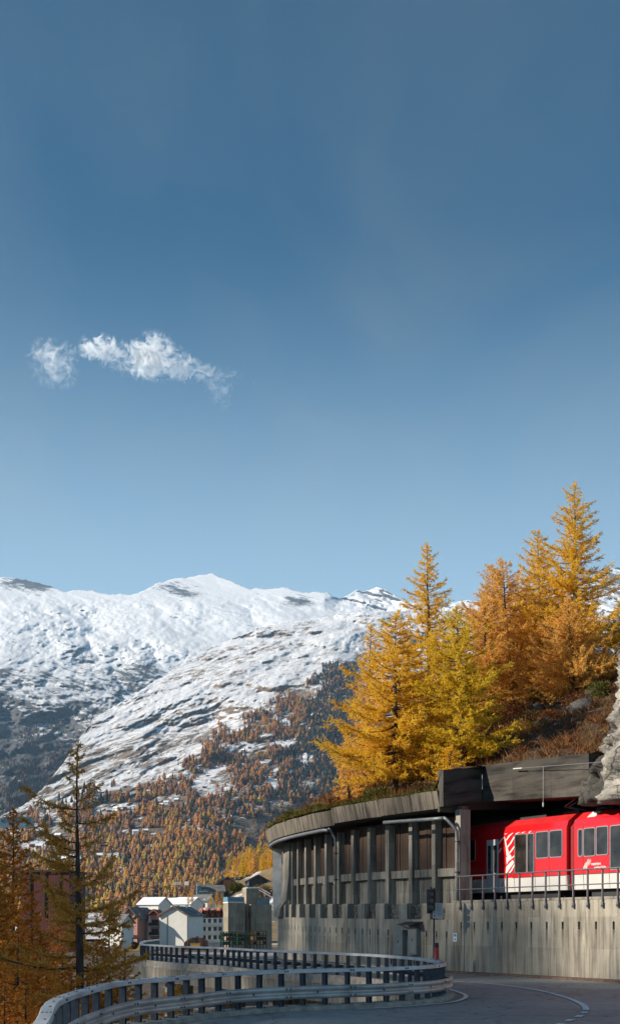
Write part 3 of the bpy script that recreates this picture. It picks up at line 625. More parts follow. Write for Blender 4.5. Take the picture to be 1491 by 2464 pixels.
mb = MB(); wbox(mb, -7.3, 34, -6.4, -6.8, 2.9, 8.0, 40); mb.build('back_wall', M['conc_black'], ga)
# portal: return wall, deep sooty beam set back over the train, pillar
mb = MB(); mb.loft([[W(s, n, z) for s, z in ((-.02, zb), (-.34, zb), (-.34, zt), (-.02, zt))] for n, zb, zt in ((.70, 7.62, 9.28), (-1.5, 7.92, 9.62))], uvs=[[(n, 9.5), (n, 7.6), (n, 9.3), (n, 11)] for n in (20.6, 22.8)]); mb.build('portal_return', M['conc_black'], ga)
mb = MB(); secs = []; uvs = []
for s in np.linspace(-7.5, -.35, 10):
    zt = 9.64 + .04 * s; zb = 7.96 + .05 * s
    secs.append([W(s, n, z) for n, z in ((-1.56, zb), (-1.5, zt), (-2.9, zt), (-2.9, zb))]); uvs.append([(s, zb), (s, zt), (s, zt + .6), (s, zt + 2)])
mb.loft(secs, uvs=uvs); mb.build('portal_beam', M['conc_black'], ga)
mb = MB(); wbox(mb, -.012, .14, .66, -.6, 7.40, 9.32); mb.build('beam_end_rib', M['conc_dark'], ga)
mb = MB(); wbox(mb, -.62, -.22, -.06, -.62, PT + .11, 7.50); mb.build('portal_pillar', M['conc_obj'], ga)
mb = MB(); wbox(mb, -.56, -.28, -.15, -.55, 7.502, 7.66); mb.build('pillar_bearing', M['kerb_red'], ga)
# gutters and downpipes
def pipe(pts, r, name, par, mat='pipe'): return MB().tube(pts, r, 10).build(name, M[mat], par, smooth=True)
pipe([W(s, .50, 7.30 - .012 * (27 - s) * 0 + (-.06 if s < 11 else 0)) for s in np.linspace(10.4, 28.5, 30)], .10, 'gutter_pipe', ga)
pipe([W(10.5, .42, 7.42), W(10.45, .30, 7.2), W(10.4, .10, 6.85), W(10.4, .05, 6.4), W(10.4, .05, 2.8)], .07, 'downpipe', ga)
pipe([W(s, .55, 7.22 + .03 * (s - 4)) for s in np.linspace(-.1, 4.6, 8)], .09, 'gutter_pipe', ga)
pipe([W(-.1, .50, 7.14), W(-.25, .45, 7.05), W(-.45, .25, 6.75), W(-.55, .08, 6.5), W(-.55, .06, 6.0), W(-.55, .06, 3.35)], .075, 'downpipe', ga)
for z in (6.0, 4.6):
    for s in (-.55, 10.4): mb = MB(); wbox(mb, s - .1, s + .1, .14, -.03, z, z + .05); mb.build('pipe_clamp', M['iron'], ga)
mb = MB()
for s in np.linspace(-22, 34, 40): pass
secs = [[W(s, -.43, 3.05), W(s, -6.4, 3.05)] for s in np.linspace(-24, 34, 50)]
mb.loft(secs, closed=False); kind(mb.build('track_bed', M['stone']), 'structure')

# ------------------------------------------------------------------ hillside above, rock, and its plants
wsamp = [(s, W2(s)) for s in np.arange(-26, 46, .25)]
WS = np.array([[s, p.x, p.y, o.x, o.y] for s, (p, o) in wsamp])
def hill_sd(x, y):
    d = np.hypot(WS[:, 1] - x, WS[:, 2] - y); i = int(np.argmin(d)); return WS[i, 0], -((x - WS[i, 1]) * WS[i, 3] + (y - WS[i, 2]) * WS[i, 4])
def hillz_(s, d, x, y):
    k = smooth(1.2, -.2, s); base = 8.42 + 1.05 * k; d0_ = d; d = np.maximum(d - 2.4 * k, 0)
    return base + np.clip(d, 0, 60) * (.5 - .03 * smooth(-2, -10, s)) + (fbm(x / 5., y / 5., 5) * 2.6 + fbm(x / 1.6, y / 1.6, 3) * .8) * np.clip((d - .3) / 4, .04, 1) - .006 * np.clip(d, 0, 60) ** 2 * 0
def hillz(x, y): s, d = hill_sd(x, y); return float(hillz_(np.array(s), np.array(d), np.array(x), np.array(y)))
HS = np.linspace(-26, 38, 170); HD = np.concatenate([[-.72, -.3], np.linspace(.1, 34, 90)])
HV = []
for d in HD:
    for s in HS:
        dd = max(d, 4.6) if s < -7.6 else (max(d, 1.6) if s < -.35 else d)
        q = W(s, -dd, 0); HV.append((q.x, q.y, s, dd))
HV = np.array(HV); hz_ = hillz_(HV[:, 2], HV[:, 3], HV[:, 0], HV[:, 1]); hz_ = np.where(HV[:, 3] < 0, 8.34 + .92 * smooth(.3, -.1, HV[:, 2]), hz_); hz_ = np.where((HV[:, 2] < -.3) & (HV[:, 3] < 2.7), 9.60 + .04 * HV[:, 2], hz_)
kind(npobj('hillside', np.stack([HV[:, 0], HV[:, 1], hz_], -1), gridfaces(len(HD), len(HS)), M['hill'], smooth=True), 'structure')

def rockmat(name='grey_rock', g=1.0):
    m, nt, b = newmat(name); v = coords(nt); n = noise(nt, v, .8, 9, .72, .15); n2 = noise(nt, v, 5, 7, .7, .3)
    c = ramp(nt, n, [(.3, (.07 * g, .064 * g, .058 * g)), (.44, (.26 * g, .24 * g, .21 * g)), (.58, (.46 * g, .43 * g, .38 * g)), (.75, (.58 * g, .54 * g, .48 * g))])
    c = mixc(nt, .6, c, ramp(nt, n2, [(.3, (.45, .45, .45)), (.7, (1.2, 1.2, 1.2))]), 'MULTIPLY')
    vo = N(nt, 'ShaderNodeTexVoronoi', feature='DISTANCE_TO_EDGE'); vo.inputs['Scale'].default_value = .9
    vm = N(nt, 'ShaderNodeVectorMath', operation='MULTIPLY_ADD'); nt.links.new(n2, vm.inputs[0]); vm.inputs[1].default_value = (.5, .5, .5); nt.links.new(v, vm.inputs[2]); nt.links.new(vm.outputs[0], vo.inputs['Vector'])
    c = mixc(nt, ramp(nt, vo.outputs['Distance'], [(0, (.85, .85, .85)), (.045, (0, 0, 0))]), c, (.02, .018, .016))
    nt.links.new(c, b.inputs['Base Color']); b.inputs['Roughness'].default_value = .95; bump(nt, b, n2, 1, .12); return m
M['rock'] = rockmat(); M['rockdark'] = rockmat('dark_lichen_rock', .25)
def rock(name, label, s0, s1, zf, df, nz_=64, ns=90, amp=.8, seed=0, mat='rock'):
    V = []
    for j in range(nz_):
        b = j / (nz_ - 1)
        for i in range(ns):
            a = i / (ns - 1); s = s0 + (s1 - s0) * a; z = zf(s, b); d = df(s, z, b)
            n = float(fbm(np.array(s * .55 + z * .2 + seed), np.array(z * .6 + seed), 5, True)) * amp + float(fbm(np.array(s * 1.9 + seed), np.array(z * 2.1), 4, True, .6)) * amp * .55
            V.append(tuple(W(s, -(d - n), z)))
    T = [tuple(f) for f in gridfaces(nz_, ns)]
    V2 = [(v[0] + .87 * 1.5, v[1] + .5 * 1.5, v[2]) for v in V]; n0 = len(V); V += V2
    T += [tuple(n0 + k for k in reversed(f)) for f in T]
    rim = [i for i in range(ns)] + [j * ns + ns - 1 for j in range(1, nz_)] + [(nz_ - 1) * ns + i for i in range(ns - 2, -1, -1)] + [j * ns for j in range(nz_ - 2, 0, -1)]
    for k in range(len(rim)): a, b = rim[k], rim[(k + 1) % len(rim)]; T.append((b, a, a + n0, b + n0))
    o = npobj(name, V, np.array(T), M[mat], smooth=False); return tag(o, label, 'rock')
rock('rock_wall', 'dark rock wall behind the train where the gallery roof ends', -14, -5.5, lambda s, b: 2.9 + b * 6.6, lambda s, z, b: 5.3 + .3 * b, nz_=34, ns=40, amp=1.2, seed=9, mat='rockdark')
rock('rock_cliff', 'pale grey rock cliff rising beside the portal beam above the train', -26, -8.3, lambda s, b: 7.15 + b * (6.0 + .12 * (-9 - s) + .5 * math.sin(s * 1.3)),
     lambda s, z, b: 1.3 + 2.6 * float(smooth(-12.5, -18, s)) + .26 * max(0, z - 8.4) + .9 * float(smooth(-9.2, -8.3, s)), amp=2.0)
rock('rock_outcrop', 'dark lichen stained rock closing the end of the portal beam', -9.6, -6.5, lambda s, b: 7.25 + b * (4.1 - .5 * abs(s + 8.0)),
     lambda s, z, b: 1.55 + 2.0 * b * b + .30 * abs(s + 8.3), nz_=40, ns=40, amp=1.3, seed=4, mat='rockdark')

# ------------------------------------------------------------------ trees
def larch(seed, H, Rad, dens=12, h0=.06, tw=.07, ln=.12, wd=.016, blades=3, prof=.85, droop=.12, irregular=.3, longtw=.30, side=None, tube_n=6, lean=0.0, tuft=.06):
    r = np.random.default_rng(seed)
    zs = np.linspace(0, H, 12); jx = np.cumsum(r.normal(0, .018 * H / 12, 12)) + lean * zs; jy = np.cumsum(r.normal(0, .018 * H / 12, 12)); jx[0] = jy[0] = 0
    r0 = .014 * H + .03
    tr = MB(); tr.tube([(jx[i], jy[i], zs[i]) for i in range(12)], [max(.008, r0 * (1 - zs[i] / H) ** .85) * (1.35 if i == 0 else 1) for i in range(12)], 8)
    wS = []; nP = []; nD = []
    def wood(p, q, r1, r2): wS.append((p[0], p[1], p[2], q[0], q[1], q[2], r1, r2))
    nb = int(dens * H * (1 - h0)); az = r.random() * 6
    for k in range(nb):
        t = h0 + (1 - h0) * (1 - (1 - (k + r.random()) / nb) ** 1.0); h = t * H; az += 2.4 + r.normal(0, .5)
        x0 = np.array([np.interp(h, zs, jx), np.interp(h, zs, jy), h])
        tt = (t - h0) / (1 - h0)
        pr = (1 - tt) ** prof * min(1, .55 + tt * 4) + .025
        L = Rad * pr * float(np.clip(r.normal(1 - irregular * .5, irregular), .25, 1.35))
        if side: L *= side(az, tt)
        if L < .06: continue
        out = np.array([math.cos(az), math.sin(az), 0]); pitch = .55 * tt ** 1.5 - droop + r.normal(0, .08)
        nseg = 5; us = np.linspace(0, 1, nseg + 1)
        pts = [x0 + out * L * u + np.array([0, 0, L * (pitch * u - .28 * u * (1 - u) + .16 * u * u)]) + np.append(r.normal(0, .02 * L, 2), 0) * u for u in us]
        rb = .006 + .012 * L
        for j in range(nseg): wood(pts[j], pts[j + 1], rb * (1 - us[j]) + .003, rb * (1 - us[j + 1]) + .003)
        pa = np.array(pts); ntw = max(3, int(L / tw))
        uu = np.sort(r.random(ntw)) * .9 + .1
        sd_ = np.array([-out[1], out[0], 0])
        for u in uu:
            p = np.array([np.interp(u, us, pa[:, c]) for c in range(3)])
            l = (longtw * L * (1.05 - u * .75) + .06) * r.uniform(.5, 1.2); l = min(l, .75)
            sg = 1 if r.random() < .5 else -1
            d = out * r.uniform(.35, .9) + sd_ * sg * r.uniform(.3, 1) * (1.2 - u) + np.array([0, 0, r.normal(.06, .28)]); d /= np.linalg.norm(d)
            q = p + d * l + np.array([0, 0, .06 * l])
            wood(p, q, .005, .002)
            m = max(2, int(l / tuft)); w = (np.arange(m) + r.random(m)) / m
            nP.append(p[None] * (1 - w[:, None]) + q[None] * w[:, None]); nD.append(np.repeat(d[None], m, 0))
        m = max(2, int(L / tuft * .6)); w = .25 + .75 * r.random(m)
        nP.append(np.stack([np.interp(w, us, pa[:, c]) for c in range(3)], -1)); nD.append(np.repeat(out[None], m, 0))
    # leader tip
    m = int(40); w = r.random(m); nP.append(np.stack([np.full(m, jx[-1]), np.full(m, jy[-1]), H * (.93 + .08 * w)], -1)); nD.append(np.repeat(np.array([[0, 0, 1.]]), m, 0))
    Pn = np.repeat(np.concatenate(nP), blades, 0); D = np.repeat(np.concatenate(nD), blades, 0)
    D = D + r.normal(0, .75, D.shape); D /= np.linalg.norm(D, axis=1)[:, None]
    S = np.cross(D, r.normal(0, 1, D.shape)); S /= np.linalg.norm(S, axis=1)[:, None] + 1e-9
    k = len(Pn); l = ln * r.uniform(.6, 1.3, (k, 1)); Wd = wd * r.uniform(.7, 1.3, (k, 1))
    V = np.stack([Pn - S * Wd * .4, Pn + D * l * .45 + S * Wd, Pn + D * l, Pn + D * l * .45 - S * Wd], 1).reshape(-1, 3)
    T = np.arange(4 * k).reshape(-1, 4)
    wS = np.array(wS); p = wS[:, :3]; q = wS[:, 3:6]; d = q - p; d /= np.linalg.norm(d, axis=1)[:, None] + 1e-9
    a = np.cross(d, np.array([.01, .02, 1.])); a /= np.linalg.norm(a, axis=1)[:, None] + 1e-9; b = np.cross(d, a)
    ring = [pt + (a * math.cos(2.094 * i) + b * math.sin(2.094 * i)) * rr[:, None] for pt, rr in ((p, wS[:, 6]), (q, wS[:, 7])) for i in range(3)]
    wV = np.stack(ring, 1).reshape(-1, 3); i6 = np.arange(len(p))[:, None] * 6
    wT = np.concatenate([i6 + np.array([[i, (i + 1) % 3, 3 + (i + 1) % 3, 3 + i]]) for i in range(3)], 0)
    return tr.mesh('trunk', M['bark'], True), npmesh('branches', wV, wT, M['twig']), (V, T)
def plant_tree(name, label, cat, meshes, loc, rotz=0, group=None, scale=1):
    e = bpy.data.objects.new(name, None); e.empty_display_size = .2; COL.objects.link(e); tag(e, label, cat, group)
    e.location = loc; e.rotation_euler = (0, 0, rotz); e.scale = (scale,) * 3 if not isinstance(scale, tuple) else scale
    for nm, me in zip(('trunk', 'branches', 'crown'), meshes):
        if me is None: continue
        o = bpy.data.objects.new(nm, me); COL.objects.link(o); o.parent = e
    return e
def hill_larch(label, top, Y, xbase, Rad, mat, seed, dens=13, group='larches on the slope above the gallery', **kw):
    tp = P(top[0], top[1], Y); bx = (xbase - CX) / F * Y; z = hillz(bx, Y) - .15; H = tp.z - z
    a, b, (V, T) = larch(seed, H, Rad * 1.2, dens * 1.2, lean=(tp.x - bx) / H, **kw)
    return plant_tree('larch_tree', label, 'tree', (a, b, npmesh('crown', V, T, M[mat])), (bx, Y, z), 0, group)
hill_larch('tall slender gold larch at the back of the cluster nearest the eaves', (1025, 1312), 67, 1036, 2.3, 'gold', 11, 17, prof=.75, h0=.1)
hill_larch('wide bushy yellow larch overhanging the gallery eaves, lowest of its cluster', (950, 1480), 63, 950, 3.0, 'gold', 12, 20, prof=.6, h0=.10, droop=.2)
hill_larch('yellow green larch standing just left of the portal beam', (1096, 1462), 61.5, 1111, 2.3, 'yellow', 13, 21, prof=.65, h0=.12)
hill_larch('pale orange thin larch half hidden behind the wide yellow larch', (893, 1505), 71, 884, 1.7, 'orange', 14, 14, prof=.75)
hill_larch('orange larch with bare twiggy top between the two tall clusters', (1208, 1350), 73, 1234, 2.3, 'orange', 15, 17, prof=.55, h0=.14)
hill_larch('thin orange larch with bare pale tip left of the twiggy orange one', (1182, 1362), 76, 1196, 2.4, 'orange', 16, 16, prof=.65, h0=.12)
hill_larch('gold larch crowding the left flank of the tallest tree', (1297, 1278), 75, 1306, 2.4, 'gold', 17, 17, prof=.7, h0=.14)
hill_larch('tallest larch, deep gold, rising above every other tree', (1378, 1162), 72.5, 1386, 3.1, 'gold', 18, 16, prof=.78, h0=.10)
hill_larch('small bright orange larch in front of the tallest tree', (1366, 1440), 69, 1378, 2.3, 'orange', 19, 24, prof=.7, h0=.06)
hill_larch('gold larch cut off by the frame beside the pale rock', (1515, 1470), 74, 1522, 3.4, 'gold', 20, 16, prof=.7, h0=.12)
hill_larch('amber larch filling the gap behind the orange and gold pair', (1265, 1420), 80, 1262, 3.0, 'gold', 21, 17, prof=.6)
hill_larch('orange larch filling the gap between the two clusters above the beam', (1163, 1440), 71, 1172, 2.5, 'orange', 26, 19, prof=.55, h0=.08)
hill_larch('amber larch low between the orange and tallest trees', (1325, 1490), 71, 1328, 2.1, 'orange', 27, 18, prof=.55, h0=.05)
hill_larch('young orange larch at the foot of the cluster by the eaves', (832, 1790), 66, 842, 1.0, 'orange', 22, 16, prof=.6, h0=.02)
hill_larch('little yellow larch bush at the corner of the portal beam', (1083, 1800), 60.3, 1080, .9, 'gold', 23, 26, prof=.5, h0=.0)
hill_larch('low amber larch thicket between the trunks above the eaves', (1000, 1700), 69, 1004, 2.4, 'orange', 24, 20, prof=.5, h0=.02)
hill_larch('low orange larch sapling on the bank above the rock', (1452, 1560), 71, 1458, 1.4, 'orange', 25, 15, prof=.6, h0=.02)

# the single larch beyond the guardrail
Yt = 32.; bx = (193 - CX) / F * Yt; z = gz(bx, Yt) - .1; H = P(193, 1795, Yt).z - z
def lop(az, tt): return 1.0
a, b, (V, T) = larch(41, H, 3.5, 8, prof=.7, h0=.2, tw=.05, ln=.095, wd=.013, blades=4, irregular=.5, longtw=.26, tuft=.045, droop=.10)
plant_tree('larch_tree', 'dark trunked sparse ochre larch standing alone behind the near guardrail', 'tree', (a, b, npmesh('crown', V, T, M['ochre'])), (bx, Yt, z))
# rust larches at the edge of the picture
base_rust = [larch(51 + k, 12.5, 2.5, 13, prof=.65, h0=.12, ln=.11, wd=.03, tw=.09, blades=3) for k in range(3)]
rust_me = [(a, b, npmesh('crown', V, T, M[m_])) for (a, b, (V, T)), m_ in zip(base_rust, ('rust', 'rust', 'ochre'))]
spots = [((30, 1955), 52, 0, 'tall rust brown larch at the edge of the picture, nearest its top corner'), ((-22, 1985), 47, 1, 'rust larch half cut off beside the tall rust brown one'), ((75, 2165), 44, 0, 'shorter rust larch between the tall rust one and the dark trunked larch'), ((140, 2215), 50, 1, 'dim rust larch in the shade behind the dark trunked larch'),
         ((20, 2260), 37, 2, 'low ochre larch under the rust trees'), ((262, 2190), 43, 2, 'ochre larch just right of the dark trunk, low and wide'), ((110, 2300), 34, 2, 'small ochre larch at the foot of the dark trunk'), ((300, 2290), 40, 2, 'lowest ochre larch reaching to the far guardrail end'), ((60, 2330), 29, 1, 'rust sapling close behind the near guardrail bend'),
         ((42, 2215), 33, 0, 'rust larch low at the frame side, in front of the tall rust one'), ((-8, 2140), 37, 1, 'rust larch cut by the frame side, midway up'), ((172, 2335), 30.5, 0, 'rust sapling just right of the dark trunk foot'), ((235, 2270), 37, 1, 'rust larch right of the dark trunk, half its height'),
         ((10, 2330), 27, 0, 'low rust larch in the bottom corner behind the guardrail'), ((95, 2240), 38.5, 0, 'rust larch against the dark red shed'), ((150, 2290), 35, 1, 'rust larch just left of the dark trunk foot'), ((-5, 2050), 42, 0, 'rust larch cut by the frame side below the tall one'), ((210, 2330), 33, 0, 'rust sapling touching the guardrail right of the dark trunk'),
         ((393, 2404), 46, 2, 'gold sapling tip seen between the near guardrail posts'), ((440, 2388), 47, 2, 'second gold sapling tip right of it between the posts')]
for (top, Y, k, lab) in spots:
    q = P(top[0], top[1], Y); zb = gz(q.x, Y) - .1; s = (q.z - zb) / 12.5
    plant_tree('larch_tree', lab, 'tree', rust_me[k], (q.x, Y, zb), rng.random() * 6, 'larches in the ravine', (max(s, .5) if s < .9 else s * 1.0, max(s, .5), s))
# unseen ridge and open larches, added and shaped to filter the low sun
DR = 300.
def ridge_pt(uw, D): return (G0.x + A2.x * uw + SH.x * D, G0.y + A2.y * uw + SH.y * D)
uws = np.linspace(-75, 110, 60); rows_ = [(160, 0), (200, .25), (250, .6), (285, .9), (300, 1), (320, 1), (360, .8), (450, .3), (520, -.05)]
A = []
for D, k in rows_:
    for uw in uws:
        x, y = ridge_pt(uw, D); top = SHT + TANEL * DR - 22; A.append((x, y, -6 + (top + 6) * k * float(smooth(-75, -36, uw) * (1 - smooth(85, 110, uw))) + (float(fbm(np.array(uw / 14.), np.array(D / 14.), 4)) * 5 if k > 0 else -3)))
kind(npobj('shade_ridge', np.array(A), gridfaces(len(rows_), len(uws)), M['ground'], smooth=True), 'structure')
fV = []; fT = []; off = 0
(a_, b_, (Vf, Tf)) = larch(77, 22, 3.6, 3.2, prof=.45, h0=.5, ln=.62, wd=.20, tw=.30, blades=2, tuft=.30)
for i in range(50):
    uw = -34 + 112 * ((i * .618034) % 1); D = DR + rng.uniform(-7, 7); x, y = ridge_pt(uw, D); t = rng.random() * 6
    top = SHT + TANEL * D + rng.uniform(-1.2, 1.2) + (2.6 if uw < -.8 else -1.2) - (3.0 if 8.0 < uw < 11.8 else 0) - (4.5 if uw > 13.5 else 0); zb = SHT + TANEL * DR - 22.5; s = (top - zb) / 22
    c_, s_ = math.cos(t), math.sin(t); v = Vf * np.array([1, 1, s]); v = np.stack([v[:, 0] * c_ - v[:, 1] * s_ + x, v[:, 0] * s_ + v[:, 1] * c_ + y, v[:, 2] + zb], -1)
    fV.append(v); fT.append(Tf + off); off += len(v)
for i in range(11):  # more unseen crowns, added lower down to shade the lone larch
    uw = 13 + 22 * ((i * .618034) % 1); D = DR + rng.uniform(-7, 7); x, y = ridge_pt(uw, D); t = rng.random() * 6; top = SHT + TANEL * D - 4.2 + rng.uniform(-1, .6); zb = top - 26
    c_, s_ = math.cos(t), math.sin(t); v = Vf * np.array([1.1, 1.1, 26 / 22]); v = np.stack([v[:, 0] * c_ - v[:, 1] * s_ + x, v[:, 0] * s_ + v[:, 1] * c_ + y, v[:, 2] + zb], -1)
    fV.append(v); fT.append(Tf + off); off += len(v)
fo = npobj('forest', np.concatenate(fV), np.concatenate(fT), M['rust']); kind(fo, 'stuff'); tag(fo, 'unseen rust larch screen added along the ridge crest to filter the sun', 'forest')
print('ridge tree quads', len(Tf))

# ground cover ----------------------------------------------------------------
def tufts(name, pts, mat, n=5, l=(.2, .5), w=.02, up=1.0, spread=.6, label=None, cat='grass', seed=1):
    r = np.random.default_rng(seed); pts = np.asarray(pts); Pn = np.repeat(pts, n, 0) + np.append(r.normal(0, .1, (len(pts) * n, 2)), np.zeros((len(pts) * n, 1)), 1)
    D = np.stack([r.normal(0, spread, len(Pn)), r.normal(0, spread, len(Pn)), np.abs(r.normal(up, .3, len(Pn)))], -1); D /= np.linalg.norm(D, axis=1)[:, None]
    S = np.cross(D, r.normal(0, 1, D.shape)); S /= np.linalg.norm(S, axis=1)[:, None]; L = r.uniform(*l, (len(Pn), 1))
    V = np.stack([Pn - S * w, Pn + S * w, Pn + D * L], 1).reshape(-1, 3)
    o = npobj(name, V, np.arange(len(V)).reshape(-1, 3), mat); kind(o, 'stuff'); return tag(o, label, cat)
pts = []
for _ in range(9000):
    s = rng.uniform(-20, 26); d = rng.uniform(-.6, 22) ** 1.0
    if (s < -7.6 and d < 5.2) or (s < 0 and d < 1.9): continue
    q = W(s, -d, 0); pts.append((q.x, q.y, hillz(q.x, q.y) - .03 if d > 0 else 8.36 + .92 * float(smooth(.3, -.1, s)) - .05))
pts = np.array(pts); sel = rng.random(len(pts))
tufts('grass', pts[sel < .62], M['grass'], 6, (.15, .5), .022, label='dry russet grass and bilberry covering the bank above the gallery')
tufts('undergrowth', pts[(sel >= .8)], M['brush'], 14, (.3, .9), .03, .8, .8, 'twiggy brown undergrowth between the larch trunks on the bank', 'undergrowth', 2)
def bush(name, label, centre, r3, n, mat, seed, l=.18, w=.03, cat='bush'):
    r = np.random.default_rng(seed); d = r.normal(0, 1, (n, 3)); d /= np.linalg.norm(d, axis=1)[:, None]; rad = r.random((n, 1)) ** .4
    lump = .7 + .5 * vnoise(d[:, 0] * 3 + seed, d[:, 1] * 3 + d[:, 2] * 2)[:, None]
    Pn = d * rad * np.array(r3) * lump; D = d + r.normal(0, .6, d.shape) + np.array([0, 0, .4]); D /= np.linalg.norm(D, axis=1)[:, None]
    S = np.cross(D, r.normal(0, 1, D.shape)); S /= np.linalg.norm(S, axis=1)[:, None]
    V = np.stack([Pn - S * w * .5, Pn + D * l * .5 + S * w, Pn + D * l, Pn + D * l * .5 - S * w], 1).reshape(-1, 3)
    e = thing(name, label, cat, centre); ob = npobj('foliage', V + np.array(centre), np.arange(len(V)).reshape(-1, 4), mat, parent=e)
    st = MB()
    for k in range(7): q = Vector(centre) + Vector((r.normal() * r3[0] * .4, r.normal() * r3[1] * .4, r3[2] * .5)); st.tube([Vector(centre) - Vector((0, 0, r3[2] * .6)), q], [.02, .006], 4)
    st.build('stems', M['twig'], e); return e
for k, (s, d, r3, mat, lab) in enumerate([(16.5, -.1, (.9, .6, .35), 'shrub', 'green juniper bush spilling over the middle of the eaves'), (13.2, .1, (.8, .6, .35), 'shrub', 'dark green juniper clump right of the spilling one on the eaves'), (19.5, .3, (.8, .6, .25), 'grass', 'low brown bush near the curved end of the eaves'), (10.2, .3, (.9, .7, .4), 'brush', 'russet bush above the first eaves joint'), (6.5, .6, (1, .7, .4), 'shrub', 'olive bush on the eaves under the yellow green larch'), (2.4, .4, (.9, .6, .4), 'grass', 'tawny bush beside the rib of the portal beam')]):
    q = W(s, -d, 8.5 + max(0, d) * .4); bush('bush', lab, (q.x, q.y, q.z), r3, 1500, M[mat], 60 + k)
for k, (dx_, Y_, w_) in enumerate([(1160, 63, .5), (1215, 64, .6), (1262, 66, .45), (1310, 65, .8), (1352, 66.5, .55), (1402, 65, .9), (1385, 68, .5), (1290, 69, .5), (1432, 67, .7), (1240, 68, .4)]):
    x_ = (dx_ - CX) / F * Y_; r9 = np.random.default_rng(300 + k); V9 = []
    for i9 in range(9):
        for j9 in range(14):
            th = math.pi * i9 / 8; ph = 2 * math.pi * j9 / 14; d9 = np.array([math.sin(th) * math.cos(ph), math.sin(th) * math.sin(ph), math.cos(th) * .7]); V9.append(np.array([x_, Y_, hillz(x_, Y_) + .05]) + d9 * w_ * (.75 + .5 * float(vnoise(d9[0] * 2.2 + k, d9[1] * 2.2 + d9[2] * 3))))
    F9 = [(i * 14 + j, i * 14 + (j + 1) % 14, (i + 1) * 14 + (j + 1) % 14, (i + 1) * 14 + j) for i in range(8) for j in range(14)]
    tag(npobj('boulder', np.array(V9), np.array(F9), M['rockdark']), 'small dark boulder in the dry grass of the bank above the portal beam', 'rock', 'boulders on the bank')
r_ = random.Random(8); cols_ = ['russet', 'tawny', 'olive', 'dark brown', 'orange']; mats_ = ['brush', 'grass', 'shrub', 'brush', 'orange']
for k, (dx_, Y_) in enumerate([(1130, 63), (1150, 65), (1175, 66), (1200, 67), (1228, 66), (1250, 69), (1280, 67), (1300, 70), (1325, 66), (1345, 69), (1392, 67), (1420, 69), (1445, 66), (1190, 70), (1265, 64), (985, 66), (920, 66), (1050, 64)]):
    x_ = (dx_ - CX) / F * Y_; c_ = k % 5; q_ = ['lowest on', 'low on', 'halfway up', 'high on', 'near the top of'][k // 4]; w_ = r_.uniform(.6, 1.3)
    bush('bush', cols_[c_] + ' bush ' + q_ + ' the bank between the larch trunks', (x_, Y_, hillz(x_, Y_) + .25), (w_, w_ * .8, w_ * r_.uniform(.5, .9)), 900, M[mats_[c_]], 200 + k, .2, .025)
pts2 = []
for _ in range(1500): s_ = rng.uniform(.2, 24); q = W(s_, .72 - rng.uniform(0, .9), 8.38); pts2.append((q.x, q.y, q.z))
tufts('grass', pts2, M['shrub'], 5, (.12, .45), .02, .5, .9, 'green and brown grass hanging over the gallery eaves', 'grass', 5)
pts = []
for _ in range(5200):
    y = rng.uniform(14, 75); x = -.26 * y - 3 + rng.uniform(-1, 9)
    if glook(SDR, x, y) > -.8: continue
    pts.append((x, y, gz(x, y) - .05))
tufts('undergrowth', np.array(pts), M['brush'], 16, (.4, 1.5), .028, 1.0, .7, 'red brown brush and fallen leaves under the rust larches in the ravine', 'undergrowth', 3)

# ------------------------------------------------------------------ guardrail
gr = thing('guardrail', 'long curving galvanised guardrail with top rail and dark posts round the bend', 'guardrail', (0, 33, 0))
pos = [.4]
while pos[-1] < RTOT - 2: pos.append(pos[-1] + (.70 if pos[-1] < am + 1.5 else .98))
Ip = [(-.07, -.05), (.07, -.05), (.07, -.035), (.012, -.035), (.012, .035), (.07, .035), (.07, .05), (-.07, .05), (-.07, .035), (-.012, .035), (-.012, -.035), (-.07, -.035)]
post_me = MB(); post_me.loft([[(x, y, zz) for y, x in Ip] for zz in (-1.0, -.07)]); post_me = post_me.mesh('post', M['post'])
plate_me = MB().box((0, 0, -.985), (.3, .26, .03))
for x in (-.11, .11):
    for y in (-.09, .09): plate_me.tube([(x, y, -.97), (x, y, -.93)], .022, 6)
plate_me = plate_me.mesh('base_plate', M['post'])
spacer_me = MB().box((0, -.16, -.60), (.09, .18, .16)).mesh('spacer', M['post'])
bolt_me = MB().tube([(0, 0, 0), (0, 0, .012)], [.028, .02], 8).mesh('bolt', M['iron'])
def frame(p, t, n, flip=1):
    m = Matrix.Identity(4)
    for k, c in enumerate((t, -n, Vector((0, 0, 1)))): m[0][k], m[1][k], m[2][k] = c
    m.translation = p; return m
for a in pos:
    p, t, n = RAIL(a); m = frame(p, t, n); po = inst('post', post_me, m, gr); inst('base_plate', plate_me, m, po); inst('spacer', spacer_me, m, po)
TP = [(-.125, -.095), (-.11, -.105), (.11, -.105), (.125, -.095), (.125, -.02), (.105, 0), (-.105, 0), (-.125, -.02)]
